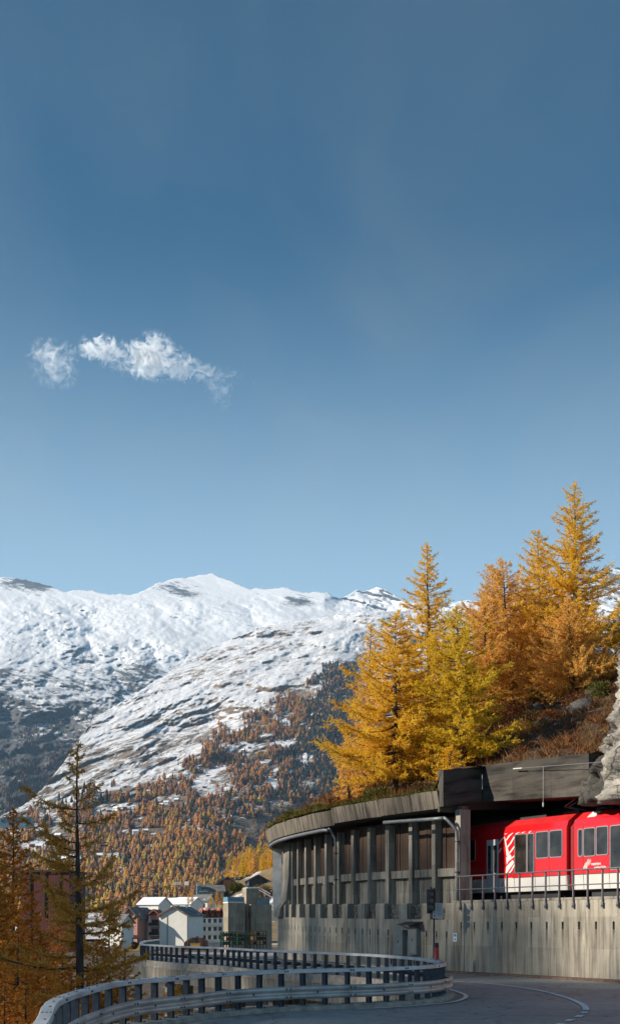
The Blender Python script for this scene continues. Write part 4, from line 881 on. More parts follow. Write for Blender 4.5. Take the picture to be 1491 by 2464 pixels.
for i in range(0, len(pos) - 1, 3):
    idx = list(range(i, min(i + 3, len(pos) - 1) + 1)); secs = []
    for j, k in enumerate(idx):
        a = pos[k] + (.004 if j == 0 else 0) - (.004 if j == len(idx) - 1 else 0); p, t, n = RAIL(a)
        secs.append([p + n * x + Vector((0, 0, h)) for x, h in TP])
    mb = MB(); mb.loft(secs); o = mb.build('top_rail', M['galv'], gr)
    if pos[i] < am + 3:
        p, t, n = RAIL(pos[i])
        for x in (-.07, 0, .07): inst('bolt', bolt_me, frame(p + n * x + t * .05, t, n), o)
        for k in idx[1:-1]: p, t, n = RAIL(pos[k]); inst('bolt', bolt_me, frame(p + n * .03, t, n), o)
        p, t, n = RAIL(pos[i] + .08)
        for dx in (-.04, .04): inst('bolt', bolt_me, Matrix.Translation(p + n * .124 + t * dx + Vector((0, 0, -.05))) @ n.to_track_quat('Z', 'Y').to_matrix().to_4x4(), o)
WP = [(0, -.165), (.02, -.172), (.075, -.135), (.085, -.10), (.075, -.065), (.025, -.025), (.02, 0), (.025, .025), (.075, .065), (.085, .10), (.075, .135), (.02, .172), (0, .165)]
WPi = [(x - .008, h * .97) for x, h in reversed(WP)]
for i in range(0, len(pos) - 1, 3):
    e = pos[min(i + 3, len(pos) - 1)]; secs = []
    for a in np.linspace(pos[i] - .12, e + .02, 10):
        p, t, n = RAIL(a); k = 0 if a < pos[i] + .03 else .009
        secs.append([p + n * (.25 + x - k) + Vector((0, 0, -.60 + h)) for x, h in WP + WPi])
    mb = MB(); mb.loft(secs); o = mb.build('guard_beam', M['galv_beam'], gr)
    if pos[i] < am + 2:
        for da, hs in ((-.07, (-.1, .1)), (.06, (-.1, .1)), (1.0, (0,))):
            p, t, n = RAIL(pos[i] + da)
            for h in hs: inst('bolt', bolt_me, Matrix.Translation(p + n * (.33 if h else .272) + Vector((0, 0, -.60 + h))) @ n.to_track_quat('Z', 'Y').to_matrix().to_4x4(), o)

# ------------------------------------------------------------------ railing on the retaining wall
rl = thing('parapet_railing', 'steel parapet railing with two rails in front of the train', 'railing', W(-8, .1, 3))
rpost = MB().box((0, -.02, .58), (.045, .07, 1.52)).box((0, -.045, -.10), (.10, .03, .22)).tube([(0, -.06, -.12), (0, -.10, -.12)], .03, 8).mesh('railing_post', M['railing'])
for k in range(24): inst('railing_post', rpost, basis(-.75 - .84 * k, .03, 3.10), rl)
for z, r in ((4.42, .032), (3.82, .025)): pipe([W(-.45, .11, z), W(-20.5, .11, z)], r, 'rail', rl, 'railing')

# ------------------------------------------------------------------ train
def plastic(name, c, rough=.28, coat=.4, var=.08):
    m = simple(name, c, rough, var, .7, bmp=.02); m.node_tree.nodes['Principled BSDF'].inputs['Coat Weight'].default_value = coat; return m
M['red'] = plastic('train_red', (.62, .008, .012)); M['roofred'] = simple('train_roof_red', (.56, .012, .014), .6, .15, 2, bmp=.2)
M['cream'] = plastic('train_white', (.60, .585, .55), .4, .2); M['tglass'] = simple('train_window', (.03, .026, .022), .05, .75, 1.6, bmp=0, spec=.7); M['seal'] = simple('window_seal', (.35, .36, .37), .4, .1, metal=.6, bmp=0)  # train_window noise puts lighter tones into the glass to imitate reflections
M['doorgrey'] = plastic('train_door_grey', (.45, .47, .48), .45, .2); M['logo'] = simple('decal_white', (.75, .73, .70), .5, .05, bmp=0); M['pinkpanel'] = plastic('train_cove', (.62, .012, .016), .16, .8)
TN = -2.0
def tu(dx): k = (dx - CX) / F; bx_, by_ = G0.x + O2.x * TN, G0.y + O2.y * TN; return (by_ * k - bx_) / (A2.x + .868 * k)
def tp(x, y):     # crop coordinates of the train photo region -> (u, z) on the train side
    dx = 1164.9 + .21876 * x; dy = 1910.4 + .21876 * y; u = tu(dx); Y = G0.y + O2.y * TN - .868 * u; return u, EYE - (dy - HZ) / F * Y
def T3(u, n, z): return Vector((G0.x + A2.x * u + O2.x * (TN + n), G0.y + A2.y * u + O2.y * (TN + n), z))
ZB, ZW, ZE, ZC, ZR = 3.72, 4.36, 6.42, 6.72, 7.06
TW = 2.65
body_prof = [(-.04, ZB), (0, ZW), (0, ZE)]
def tbox(u0, u1, n0, n1, z0, z1, name, mat, par, bev=0):
    mb = MB(); mb.hexa([T3(u0, n0, z0), T3(u1, n0, z0), T3(u1, n1, z0), T3(u0, n1, z0), T3(u0, n0, z1), T3(u1, n0, z1), T3(u1, n1, z1), T3(u0, n1, z1)]); return mb.build(name, M[mat], par)
def tprism(u0, u1, prof, name, mat, par, closed=True, steps=1, taper=0):
    mb = MB(); mb.loft([[T3(u, n, z) for n, z in prof] for u in np.linspace(u0, u1, steps + 1)], closed=closed); return mb.build(name, M[mat], par)
def rrect(u0, u1, z0, z1, r=.06, k=4):
    out = []
    for cu, cz, a0 in ((u1 - r, z1 - r, 0), (u0 + r, z1 - r, 90), (u0 + r, z0 + r, 180), (u1 - r, z0 + r, 270)):
        for i in range(k + 1): t = R(a0 + 90 * i / k); out.append((cu + r * math.cos(t), cz + r * math.sin(t)))
    return out
def window(u0, u1, z0, z1, par, fr=.035):
    o = rrect(u0, u1, z0, z1, .09); i_ = rrect(u0 + fr, u1 - fr, z0 + fr, z1 - fr, .07)
    mb = MB(); mb.poly([T3(u, .012, z) for u, z in i_]); g = mb.build('window', M['tglass'], par)
    mb = MB(); mb.loft([[T3(u, nn, z) for u, z in ring] for nn, ring in ((.002, o), (.024, o), (.024, i_), (.006, i_))], cap=False); mb.build('window_frame', M['seal'], g); return g
def carriage(name, label, u0, u1):
    e = thing(name, label, 'train', T3((u0 + u1) / 2, 0, 3.1), 'train carriages')
    tprism(u0, u1, [(0, ZW + .003), (0, ZE), (-TW, ZE), (-TW, ZW + .003)], 'body', 'red', e)
    tprism(u0, u1, [(-.05, ZB), (0, ZW), (-TW, ZW), (-TW + .05, ZB)], 'skirt', 'cream', e)
    tprism(u0, u1, [(0, ZE + .003), (-.10, ZC), (-TW + .10, ZC), (-TW, ZE + .003)], 'cove', 'pinkpanel', e)
    tprism(u0, u1, [(-.13, ZC + .003), (-.55, ZR - .03), (-.8, ZR), (-TW + .8, ZR), (-TW + .13, ZC + .003)], 'roof', 'roofred', e)
    tprism(u0 + .8, u1 - .8, [(-.3, 3.15), (-.3, ZB - .02), (-TW + .3, ZB - .02), (-TW + .3, 3.15)], 'underframe', 'iron', e)
    for ub in ((u0 + 1.8), (u1 - 1.8)):
        for dw in (-.75, .75):
            mb = MB(); mb.tube([T3(ub + dw, -.62, 3.42), T3(ub + dw, -.50, 3.42)], .35, 16); mb.build('wheel', M['iron'], e)
    return e
ug0 = tp(905, 600)[0]; ug1 = tp(980, 600)[0]
c1 = carriage('train_carriage', 'red and white railway carriage coming out of the dark gallery, with white stripes', -13, ug0)
c2 = carriage('train_carriage', 'red and white railway carriage nearest the frame edge, carrying the lettering', ug1, ug1 + 15)
tprism(ug0 + .002, ug1 - .002, [(-.18, ZB + .1), (-.18, ZE), (-.4, ZC), (-TW + .4, ZC), (-TW + .18, ZE), (-TW + .18, ZB + .1)], 'gangway', 'roofred', c1)
for k in range(5):
    uu = ug0 + (ug1 - ug0) * (k + .5) / 5; tprism(uu - .012, uu + .012, [(-.16, ZB + .1), (-.16, ZE), (-.38, ZC + .02), (-TW + .38, ZC + .02), (-TW + .16, ZE), (-TW + .16, ZB + .1)], 'gangway_rib', 'iron', c1)
for (x0, x1, y0, y1, c) in ((335, 468, 440, 870, c1), (474, 550, 432, 866, c1), (566, 708, 413, 705, c1), (718, 860, 398, 695, c1), (1030, 1083, 386, 690, c2), (1092, 1222, 372, 685, c2), (1230, 1365, 355, 670, c2), (1383, 1560, 340, 828, c2)):
    ua, za = tp(x0, y0); ub, zb = tp(x1, (y1)); window(ua, ub, zb, tp((x0 + x1) / 2, (y0 + y0) / 2)[1], c)
ua = tp(1560, 400)[0] + .12
while ua < ug1 + 13.5: window(ua, ua + 1.35, 5.25, 6.35, c2); ua += 1.5
for cc, ulist in ((c1, [ug0 - .04, tp(712, 500)[0], tp(556, 500)[0], tp(330, 500)[0], tp(160, 500)[0]]), (c2, [ug1 + .04, tp(1088, 800)[0], tp(1372, 800)[0], ug1 + 5, ug1 + 8])):
    for uu in ulist: tbox(uu - .006, uu + .006, .001, .006, ZB + .02, ZE, 'panel_seam', 'iron', cc)
    tbox(ulist[0] - (3.6 if cc is c1 else 0), ulist[0] + (0 if cc is c1 else 6), .001, .012, ZW - .015, ZW + .012, 'waist_trim', 'iron', cc)
# doors
ud0, zd1 = tp(28, 505); ud1, zd0 = tp(155, 1040); zd0 = ZB + .02; zd1 = 6.18
for a, b in ((ud0, (ud0 + ud1) / 2 - .008), ((ud0 + ud1) / 2 + .008, ud1)):
    d = tbox(a, b, .003, .022, zd0, zd1, 'door', 'doorgrey', c1)
    i_ = rrect(a + .10, b - .10, 4.62, 5.92, .06); mb = MB(); mb.poly([T3(u, .026, z) for u, z in i_]); mb.build('door_window', M['tglass'], d)
    mb = MB(); mb.box(T3(b - .06 if a == ud0 else a + .06, .03, 4.6), (.03, .03, .14)); mb.build('door_handle', M['iron'], d)
for u0_ in (-2.2, -4.2, -6.4): window(u0_, u0_ + 1.4, 5.25, 6.3, c1)
# white mountain graphic
def decal(pts, par, name='white_stripe', lift=.005):
    mb = MB(); mb.poly([T3(*(lambda q: (q[0], lift, min(q[1], ZE - .01)))(tp(x, y))) for x, y in pts]); return mb.build(name, M['logo'], par)
def stroke(pts, w, par):
    L_ = []; R_ = []
    for i, (x, y) in enumerate(pts):
        a = pts[max(i - 1, 0)]; b = pts[min(i + 1, len(pts) - 1)]; dx, dy = b[0] - a[0], b[1] - a[1]; l = math.hypot(dx, dy); k = w / 2 * (1.0 if 0 < i < len(pts) - 1 else .75)
        L_.append((x - dy / l * k, y + dx / l * k)); R_.append((x + dy / l * k, y - dx / l * k))
    return decal(L_ + R_[::-1], par)
for pts in ([(225, 445), (250, 398), (300, 360)], [(240, 512), (275, 460), (315, 398)], [(345, 440), (390, 385), (440, 350)], [(412, 430), (450, 388), (505, 350)], [(488, 428), (513, 388)], [(245, 600), (290, 540), (330, 470)], [(250, 682), (300, 622), (330, 578)], [(262, 740), (330, 682)], [(157, 550), (190, 502), (215, 480)], [(160, 645), (188, 597)], [(258, 890), (300, 840), (332, 775)]): stroke(pts, 15, c1)
for pts in ([(218, 465), (230, 490), (246, 560), (268, 640), (245, 690), (236, 600)], [(240, 700), (285, 664), (298, 692), (245, 778)], [(242, 800), (312, 726), (326, 756), (248, 870), (232, 888)]): decal(pts, c1, 'white_patch')
def rstroke(x0, y0, x1, y1, mat='roofred'):
    (ua, za), (ub, zb) = tp(x0, y0), tp(x1, y1); mb = MB(); mb.bar(T3(ua, .006, za), T3(ub, .006, zb), .004, .03); return mb.build('red_line', M['roofred'], c1)
rstroke(190, 1020, 240, 905)
# lettering and emblem on the second carriage
for k in range(9):
    x = 1082 + k * 9.5; y1 = 842 - 8 * k; y0 = y1 - (70 if k not in (4, 5) else 88) + (18 if k in (0, 8) else 0)
    stroke([(x, y1), (x + 8, (y0 + y1) / 2), (x + 16, y0)], 4.2, c2)
decal([(1112, 842), (1120, 790), (1134, 795), (1128, 815)], c2, 'emblem')
def text(s, x, y, size, par):
    cu = bpy.data.curves.new('lettering', 'FONT'); cu.body = s; cu.size = size; cu.extrude = .001; cu.materials.append(M['logo']); cu.offset = .004
    tmp = bpy.data.objects.new('lettering', cu); me = bpy.data.meshes.new_from_object(tmp); bpy.data.objects.remove(tmp); ob = bpy.data.objects.new('lettering', me); u, z = tp(x, y); m = Matrix.Identity(4)
    for k, c in enumerate((Vector((A2.x, A2.y, 0)), Vector((0, 0, 1)), Vector((O2.x, O2.y, 0)))): m[0][k], m[1][k], m[2][k] = c
    m = m @ Matrix.Diagonal((.72, 1, 1, 1)); m.translation = T3(u, .006, z); return link(ob, par, m)
text('matterhorn', 1176, 786, .17, c2); text('gotthard bahn', 1210, 826, .17, c2)
# roof patch
q = [tp(1065, 265), tp(1165, 255), tp(1200, 180), tp(1120, 190)]; u_ = [a for a, _ in q]
mb = MB(); mb.poly([T3(u_[0] + .15, -.17, ZC + .045), T3(u_[1] + .1, -.17, ZC + .045), T3(u_[1] + .1, -.52, ZR - .035), T3(u_[0] + .15, -.52, ZR - .035)]); mb.build('roof_patch', M['logo'], c2)
# pantographs
def panto(uc, flip, par):
    e = tbox(uc - .5, uc + .5, -1.75, -.9, ZR + .08, ZR + .14, 'pantograph', 'iron', par)
    def bars(segs, r, mat='seal'):
        for a, b in segs: MB().tube([T3(*a), T3(*b)], r, 6).build('arm', M[mat], e)
    f = flip; kx = uc + f * .75; hx = uc - f * .35; zk = ZR + .42; zh = 7.86
    bars([((uc - f * .4, -1.6, ZR + .14), (kx, -1.45, zk)), ((uc - f * .4, -1.05, ZR + .14), (kx, -1.2, zk)), ((kx, -1.45, zk), (hx, -1.5, zh)), ((kx, -1.2, zk), (hx, -1.1, zh))], .022)
    for du in (-.12, .12):
        MB().tube([T3(hx + du, n, z) for n, z in ((-.62, zh - .14), (-.72, zh - .02), (-.95, zh + .04), (-1.3, zh + .05), (-1.65, zh + .04), (-1.9, zh - .02), (-2.0, zh - .14))], .025, 6).build('collector', M['seal'], e)
    for n in (-1.7, -.95):
        for du in (-.4, .4): MB().tube([T3(uc + du, n, ZR), T3(uc + du, n, ZR + .09)], .06, 8).build('insulator', M['kerb_red'], e)
panto(ug0 - .75, -1, c1); panto(ug1 + .9, 1, c2)
tbox(ug1 + 1.9, ug1 + 7, -2.0, -.75, ZR + .002, ZR + .22, 'roof_unit', 'iron', c2); tbox(-3.5, ug0 - 2.2, -2.0, -.75, ZR + .002, ZR + .10, 'roof_unit', 'iron', c1)

# overhead wires
def wire(pts, r, name, label, par=None):
    o = MB().tube(pts, r, 5).build(name, M['seal']); return tag(o, label, 'wire')
def on_plane(dx, dy, n):
    k = (dx - CX) / F; bx_, by_ = G0.x + O2.x * n, G0.y + O2.y * n; u = (by_ * k - bx_) / (A2.x + .868 * k); Y = by_ - .868 * u; return Vector((bx_ + A2.x * u, Y, EYE - (dy - HZ) / F * Y)), u
a, ua = on_plane(1237, 1850, -1.3); b, ub = on_plane(1470, 1832, -1.0); b2 = on_plane(1700, 1812, -1.0)[0]
e = thing('messenger_wire', 'upper overhead wire with insulators running in front of the sooty beam', 'wire', a)
MB().tube([a, b, b2], .014, 5).build('wire', M['seal'], e); MB().tube([a - (b - a) * .01, a + (b - a) * .09], .032, 8).build('insulator', M['cream'], e)
d_ = a + (b - a) * .32; MB().tube([d_, d_ - Vector((0, 0, 1.75))], .006, 4).build('dropper', M['seal'], e)
MB().tube([d_ - Vector((0, 0, 1.72)), d_ - Vector((0, 0, 1.55))], .03, 6).build('dropper_clamp', M['cream'], e)
z0 = 7.93; wire([T3(-12, -1.3, z0 + .02), T3(2, -1.3, z0), T3(16, -1.3, z0 + .05)], .016, 'contact_wire', 'lower contact wire just above the train pantographs')

# ------------------------------------------------------------------ signal, post, cabinets, wall sign
def at(dx, dy, Y): return P(dx, dy, Y)
Yp = 56.3
b0 = at(1043.5, 2227, Yp); b0.z = 0
e = thing('traffic_signal', 'black traffic signal on a pole with a grey panel beside the gallery wall', 'traffic signal', b0)
MB().tube([(b0.x, b0.y, 0), (b0.x, b0.y, 3.9)], .04, 8).build('pole', M['iron'], e)
hb = Vector((b0.x - .12, b0.y - .10, 0))
h_ = MB().box((hb.x, hb.y, 3.32), (.30, .22, .92)).build('signal_head', M['iron'], e)
MB().box((hb.x, hb.y + .10, 3.28), (.40, .02, 1.1)).build('backing_board', M['iron'], e)
MB().tube([(hb.x - .02, hb.y, 3.78), (hb.x - .02, hb.y, 3.93)], .05, 8).build('cap', M['iron'], e)
M['lens'] = [simple('lens_red', (.10, .008, .008), .2, .1, bmp=0), simple('lens_amber', (.10, .05, .008), .2, .1, bmp=0), simple('lens_green', (.008, .07, .04), .2, .1, bmp=0)]
for k, z in enumerate((3.62, 3.32, 3.02)):
    mb = MB(); mb.tube([(hb.x, hb.y - .11, z), (hb.x, hb.y - .13, z)], .105, 14); mb.build('lens', M['lens'][k], h_)
    mb = MB(); secs = []
    for y in (-.11, -.34): secs.append([Vector((hb.x + math.cos(R(t)) * .125, hb.y + y, z + math.sin(R(t)) * .125)) for t in range(-20, 201, 20)])
    mb.loft(secs, closed=False); mb.build('visor', M['iron'], h_)
M['panel'] = simple('panel_grey', (.42, .44, .46), .5, .08, bmp=0)
pb = Vector((b0.x + .17, b0.y - .12, 2.86)); mb = MB(); mb.loft([[(pb.x + u, pb.y + y, pb.z + z) for u, z in rrect(-.23, .23, -.35, .35, .04)] for y in (.0, .06)]); pn = mb.build('panel', M['panel'], e)
for k, (z, h) in enumerate(((.16, .12), (.02, .04), (-.07, .05), (-.22, .11))): MB().box((pb.x - .155, pb.y - .004, pb.z + z), (.045, .006, h)).build('pictogram', M['iron'], pn)
for k in range(9): MB().box((pb.x + .06, pb.y - .003, pb.z + .27 - k * .065), (.26 - .04 * (k % 3), .004, .010)).build('text_line', M['iron'], pn)
M['redpost'] = plastic('red_post_paint', (.42, .03, .025), .5, .1)
q = at(1049.5, 2227, 55.6); e = thing('marker_post', 'short red post with black cap at the foot of the signal pole', 'post', (q.x, q.y, 0))
MB().tube([(q.x, q.y, 0), (q.x, q.y, 1.22)], .10, 14).build('post_body', M['redpost'], e, True); MB().tube([(q.x, q.y, 1.222), (q.x, q.y, 1.42)], [.105, .095], 14).build('cap', M['iron'], e)
M['cab'] = simple('cabinet_grey', (.20, .21, .20), .6, .15, 2, bmp=.05)
for (s, n_, w, h, zc, lab) in ((3.9, .1, .75, 1.25, 1.35, 'grey steel cabinet on the gallery wall, further from the signal'), (2.75, .16, .7, 1.3, 1.45, 'grey steel cabinet on the gallery wall under the small canopy')):
    e = thing('wall_cabinet', lab, 'cabinet', W(s, .1, zc)); mb = MB(); wbox(mb, s - w / 2, s + w / 2, .004, .22, zc - h / 2, zc + h / 2); mb.build('body', M['cab'], e)
    mb = MB(); wbox(mb, s - w / 2 + .05, s + w / 2 - .05, .222, .236, zc - h / 2 + .06, zc + h / 2 - .06); d = mb.build('door', M['cab'], e); mb = MB(); wbox(mb, s - .05, s - .02, .237, .26, zc, zc + .12); mb.build('handle', M['iron'], d)
e = thing('wall_canopy', 'small sloping metal canopy on the gallery wall above a cabinet', 'canopy', W(2.8, 0, 2.3)); mb = MB(); mb.loft([[W(s, n, z) for n, z in ((.004, 2.38), (.6, 2.24), (.6, 2.21), (.004, 2.34))] for s in (2.2, 3.45)]); mb.build('canopy_sheet', M['iron'], e)
for s in (2.3, 3.3): mb = MB(); mb.bar(W(s, .01, 2.02), W(s, .5, 2.22), .03, .03); mb.build('bracket', M['iron'], e)
M['bluesign'] = simple('sign_blue', (.05, .22, .45), .5, .05, bmp=0)
e = thing('wall_sign', 'small white and blue notice plate on the retaining wall', 'sign', W(-.2, .02, 1.6)); mb = MB(); wbox(mb, -.44, -.18, .004, .02, 1.45, 1.84); pl = mb.build('plate', M['white'], e)
mb = MB(); wbox(mb, -.40, -.22, .021, .024, 1.68, 1.81); mb.build('pictogram', M['bluesign'], pl); mb = MB(); wbox(mb, -.36, -.26, .021, .024, 1.50, 1.62); mb.build('pictogram', M['bluesign'], pl)

# ------------------------------------------------------------------ the town
M['plaster'] = simple('white_plaster', (.72, .70, .64), .8, .07, .5, bmp=.05); M['pink'] = simple('pink_plaster', (.50, .25, .19), .8, .1, .5, bmp=.05)
M['chalet'] = simple('chalet_wood', (.13, .055, .035), .8, .35, 1.5, stretch=(1, 1, 5), bmp=.2); M['redwood'] = simple('red_wood', (.30, .095, .05), .75, .25, 1.5, bmp=.1)
M['slate'] = soil('slate_roof_with_snow', (.10, .10, .105), (.17, .17, .17), (.24, .235, .23), .5, .02); M['snowroof'] = soil('snowy_roof', (.2, .2, .2), (.3, .3, .3), (.4, .4, .4), .3, .3)
M['win'] = simple('window_dark', (.03, .033, .038), .12, .2, 1, bmp=0); M['wframe'] = simple('window_frame_wood', (.20, .10, .06), .7, .1, bmp=0)
M['darkroof'] = simple('dark_roof', (.028, .03, .034), .8, .3, 1, bmp=.1); M['redclad'] = simple('dark_red_cladding', (.10, .022, .016), .7, .2, 1, stretch=(4, 4, .3), bmp=.1)
M['bluepan'] = simple('blue_glass_panel', (.10, .19, .25), .35, .3, .2, bmp=0); M['rustst'] = simple('rusty_steel', (.13, .045, .022), .85, .4, 6, bmp=.2); M['greenst'] = simple('green_steel', (.02, .13, .055), .6, .3, 4, bmp=.05)
M['yellowp'] = simple('yellow_paint', (.55, .33, .06), .55, .2, 3, bmp=.05); M['cranered'] = simple('crane_red', (.40, .07, .05), .6, .2, bmp=0); M['craneor'] = simple('crane_orange', (.35, .13, .05), .6, .2, bmp=0)
def xf(mb, m): mb.v = [tuple(m @ Vector(v)) for v in mb.v]; return mb
def house(name, label, cat, dx, dyb, Y, w, d, h, rh, yaw, wall='plaster', roof='slate', ridge='x', over=.6, rt=.22, group=None, wins=(), gw=(), trim='chalet'):
    """box with gabled roof. local x along the front, y into depth. wins: (x, z, w, h) on the front (-y) face, gw on the left (-x) face"""
    b = P(dx, dyb, Y); m = Matrix.Translation(b) @ Matrix.Rotation(R(yaw), 4, 'Z'); e = thing(name, label, cat, b, group)
    if ridge == 'y': sec = [(-w / 2, 0), (w / 2, 0), (w / 2, h), (0, h + rh), (-w / 2, h)]; mb = MB().loft([[(x, y, z) for x, z in sec] for y in (-d / 2, d / 2)])
    else: sec = [(-d / 2, 0), (d / 2, 0), (d / 2, h), (0, h + rh), (-d / 2, h)]; mb = MB().loft([[(x, y, z) for y, z in sec] for x in (w / 2, -w / 2)])
    mb.v = [(x, y, z - (3.5 if z == 0 else 0)) for x, y, z in mb.v]
    wl = xf(mb, m).build('wall', M[wall], e)
    half = (w if ridge == 'y' else d) / 2; ln = (d if ridge == 'y' else w) / 2 + over; sl = rh / half; o2 = over
    for sg in (-1, 1):
        c = []
        for (q, zo) in ((0, .02), (0, .02 + rt), (1, .02 + rt), (1, .02)):
            t = 0 if q == 0 else half + o2; c.append((sg * t, h + rh - sl * t + zo))
        secs = [[((a, l, z) if ridge == 'y' else (l, a, z)) for a, z in c] for l in (-ln, ln)]
        xf(MB().loft(secs), m).build('roof_slope', M[roof], e)
        secs = [[((a, l, z) if ridge == 'y' else (l, a, z)) for a, z in ((sg * (half + o2) * k, h + rh - sl * (half + o2) * k + dz) for k, dz in ((0, -.02), (0, -.3), (1, -.3), (1, -.02)))] for l in (-ln, -ln + .12)]
        xf(MB().loft(secs), m).build('barge_board', M[trim], e)
    for (x, z, ww, hh) in wins:
        f = xf(MB().box((x, -d / 2 - .03, z), (ww, .1, hh)), m).build('window', M['wframe'], e); xf(MB().box((x, -d / 2 - .085, z), (ww * .82, .03, hh * .86)), m).build('pane', M['win'], f)
    for (y, z, ww, hh) in gw:
        f = xf(MB().box((-w / 2 - .03, y, z), (.1, ww, hh)), m).build('window', M['wframe'], e); xf(MB().box((-w / 2 - .085, y, z), (.03, ww * .82, hh * .86)), m).build('pane', M['win'], f)
    return e, m
def part(e, m, c, sz, name, mat): return xf(MB().box(c, sz), m).build(name, M[mat], e)
def gable(e, m, x, y, z, w, d, rh, name='gable_roof', mat='redwood'):
    return xf(MB().loft([[(x - w / 2, yy, z), (x, yy, z + rh), (x + w / 2, yy, z), (x + w / 2 - .25, yy, z - .05), (x, yy, z + rh - .35), (x - w / 2 + .25, yy, z - .05)] for yy in (y - d / 2, y + d / 2)]), m).build(name, M[mat], e)
# white gabled house with its timber balcony bay
e, m = house('apartment_house', 'white gabled apartment house with blank gable wall and red timber balcony bay', 'house', 437, 2280, 380, 9.0, 13, 9.8, 2.5, -16, 'plaster', 'slate', 'y', .7)
part(e, m, (-2.0, -6.55, 4.9), (.28, .1, 9.8), 'wall_joint', 'cab'); part(e, m, (4.45, -6.6, 4.9), (.14, .14, 9.8), 'downpipe', 'chalet')
bx_ = -6.4
part(e, m, (bx_, -3.0, 4.6), (3.7, 5.0, 10.2), 'bay', 'pink')
for sx_ in (-1, 1): part(e, m, (bx_ + sx_ * 1.7, -5.7, 4.6), (.35, .5, 10.2), 'bay_pier', 'plaster')
for k, z in enumerate((1.3, 4.1, 6.9)):
    f = part(e, m, (bx_, -5.55, z + .6), (2.0, .12, 1.9), 'window', 'wframe'); part(e, m, (bx_ - .5, -5.63, z + .6), (.75, .04, 1.7), 'pane', 'win'); part(e, m, (bx_ + .5, -5.63, z + .6), (.75, .04, 1.7), 'pane', 'win')
    bl = part(e, m, (bx_, -6.2, z - .45), (2.9, 1.2, .16), 'balcony', 'plaster'); part(e, m, (bx_, -6.8, z + .1), (2.9, .08, .95), 'balcony_front', 'darkroof')
gable(e, m, bx_, -4.2, 9.5, 5.0, 5.4, 2.0); part(e, m, (bx_, -3.2, 10.0), (2.8, 4.4, 1.0), 'bay_gable', 'redwood')
part(e, m, (-9.8, -1.5, 4.4), (3.2, 6.0, 9.4), 'side_wing', 'plaster'); xf(MB().loft([[(x, -5.2, 9.05), (x, 2, 11.3), (x, 2, 11.55), (x, -5.2, 9.3)] for x in (-11.6, -8.2)]), m).build('wing_roof', M['slate'], e)
for x in (-2.2, .6): part(e, m, (x, 2.5, 12.0), (.7, .7, 1.7), 'chimney', 'conc_town')
e, m = house('gabled_house', 'pink plastered gabled house with two dark balconies beside the white one', 'house', 333, 2282, 378, 4.6, 12, 9.6, 2.6, -16, 'pink', 'slate', 'y', .9, wins=[(-.5, 2.2, 1.3, 1.9), (-.5, 5.2, 1.3, 1.9), (-.4, 8.2, 1.2, 1.7)])
for z in (1.2, 4.2): part(e, m, (-.4, -6.6, z), (2.4, 1.1, .15), 'balcony', 'plaster'); part(e, m, (-.4, -7.1, z + .5), (2.4, .08, .9), 'balcony_front', 'darkroof')
part(e, m, (-3.2, 1, 4), (1.6, 6, 8.6), 'side_wing', 'plaster')
e, m = house('gabled_house', 'low white house with snowy roof at the far end of the gabled row', 'house', 302, 2284, 400, 5, 9, 8.6, 2.2, -5, 'plaster', 'snowroof', 'x', .6, wins=[(-1, 5, 1, 1.3), (1, 5, 1, 1.3)])
for (dx_, dy_, Y_, w_, h_, yw, mt, rf, lab) in ((452, 2200, 455, 8, 5, -30, 'plaster', 'snowroof', 'cream house with snowy roof just behind the white gable'), (488, 2192, 470, 7, 5, -20, 'plaster', 'slate', 'small white house above the balconied chalet'), (425, 2196, 480, 7, 4.5, -35, 'plaster', 'snowroof', 'white house half hidden behind the white gable roof'), (372, 2210, 430, 8, 6, -25, 'plaster', 'snowroof', 'white house behind the timber balcony bay'), (286, 2270, 360, 6, 7, -25, 'plaster', 'slate', 'white house seen through the ochre larch twigs')):
    house('house', lab, 'house', dx_, dy_ + 8, Y_, w_, w_, h_, 2.2, yw, mt, rf, 'x', .6, wins=[(-w_ * .27, h_ * .6, 1.1, 1.3), (0, h_ * .6, 1.1, 1.3), (w_ * .27, h_ * .6, 1.1, 1.3)], gw=[(-1.5, h_ * .6, 1.1, 1.3), (1.5, h_ * .6, 1.1, 1.3)])
# balconied chalet hotel
b = P(510, 2284, 400); m = Matrix.Translation(b) @ Matrix.Rotation(R(14), 4, 'Z'); e = thing('chalet_hotel', 'stepped chalet block with white balconies and a row of pointed red gables', 'building', b)
part(e, m, (0, 3, 4.5), (7.0, 7, 11), 'wall', 'plaster'); part(e, m, (0, 4, 11), (7.4, 6, 2.6), 'top_storey', 'redwood')
for k, (z, x, w) in enumerate(((2.2, .3, 6.6), (4.9, .1, 7.0), (7.5, -.1, 7.4))):
    o = part(e, m, (x, -1.0, z), (w, 2.2, .22), 'balcony', 'plaster'); part(e, m, (x, -2.1, z + .5), (w, .1, .85), 'balcony_front', 'plaster')
    for q in (-2.6, -.9, .9, 2.6): f = part(e, m, (q, -.54, z + 1.35), (1.1, .08, 1.7), 'window', 'wframe'); part(e, m, (q, -.60, z + 1.35), (.85, .03, 1.45), 'pane', 'win')
for k, x in enumerate((-3.0, -1.1, .9, 2.9)): gable(e, m, x, 2.5, 10.2 + (k % 2) * .3, 2.3, 7, 2.9); part(e, m, (x, 1.6, 10.0), (1.1, 3.5, 2.2), 'gable_front', 'chalet')
part(e, m, (.2, 5, 12.2), (5, 3, .5), 'roof', 'slate')
e, m = house('house', 'narrow grey house squeezed between the white gable and the balconied chalet', 'house', 478, 2282, 410, 3.4, 9, 8, 2.2, 0, 'cab', 'slate', 'y', .5, wins=[(0, 2, 1.2, 1.3), (0, 5, 1.2, 1.3)])
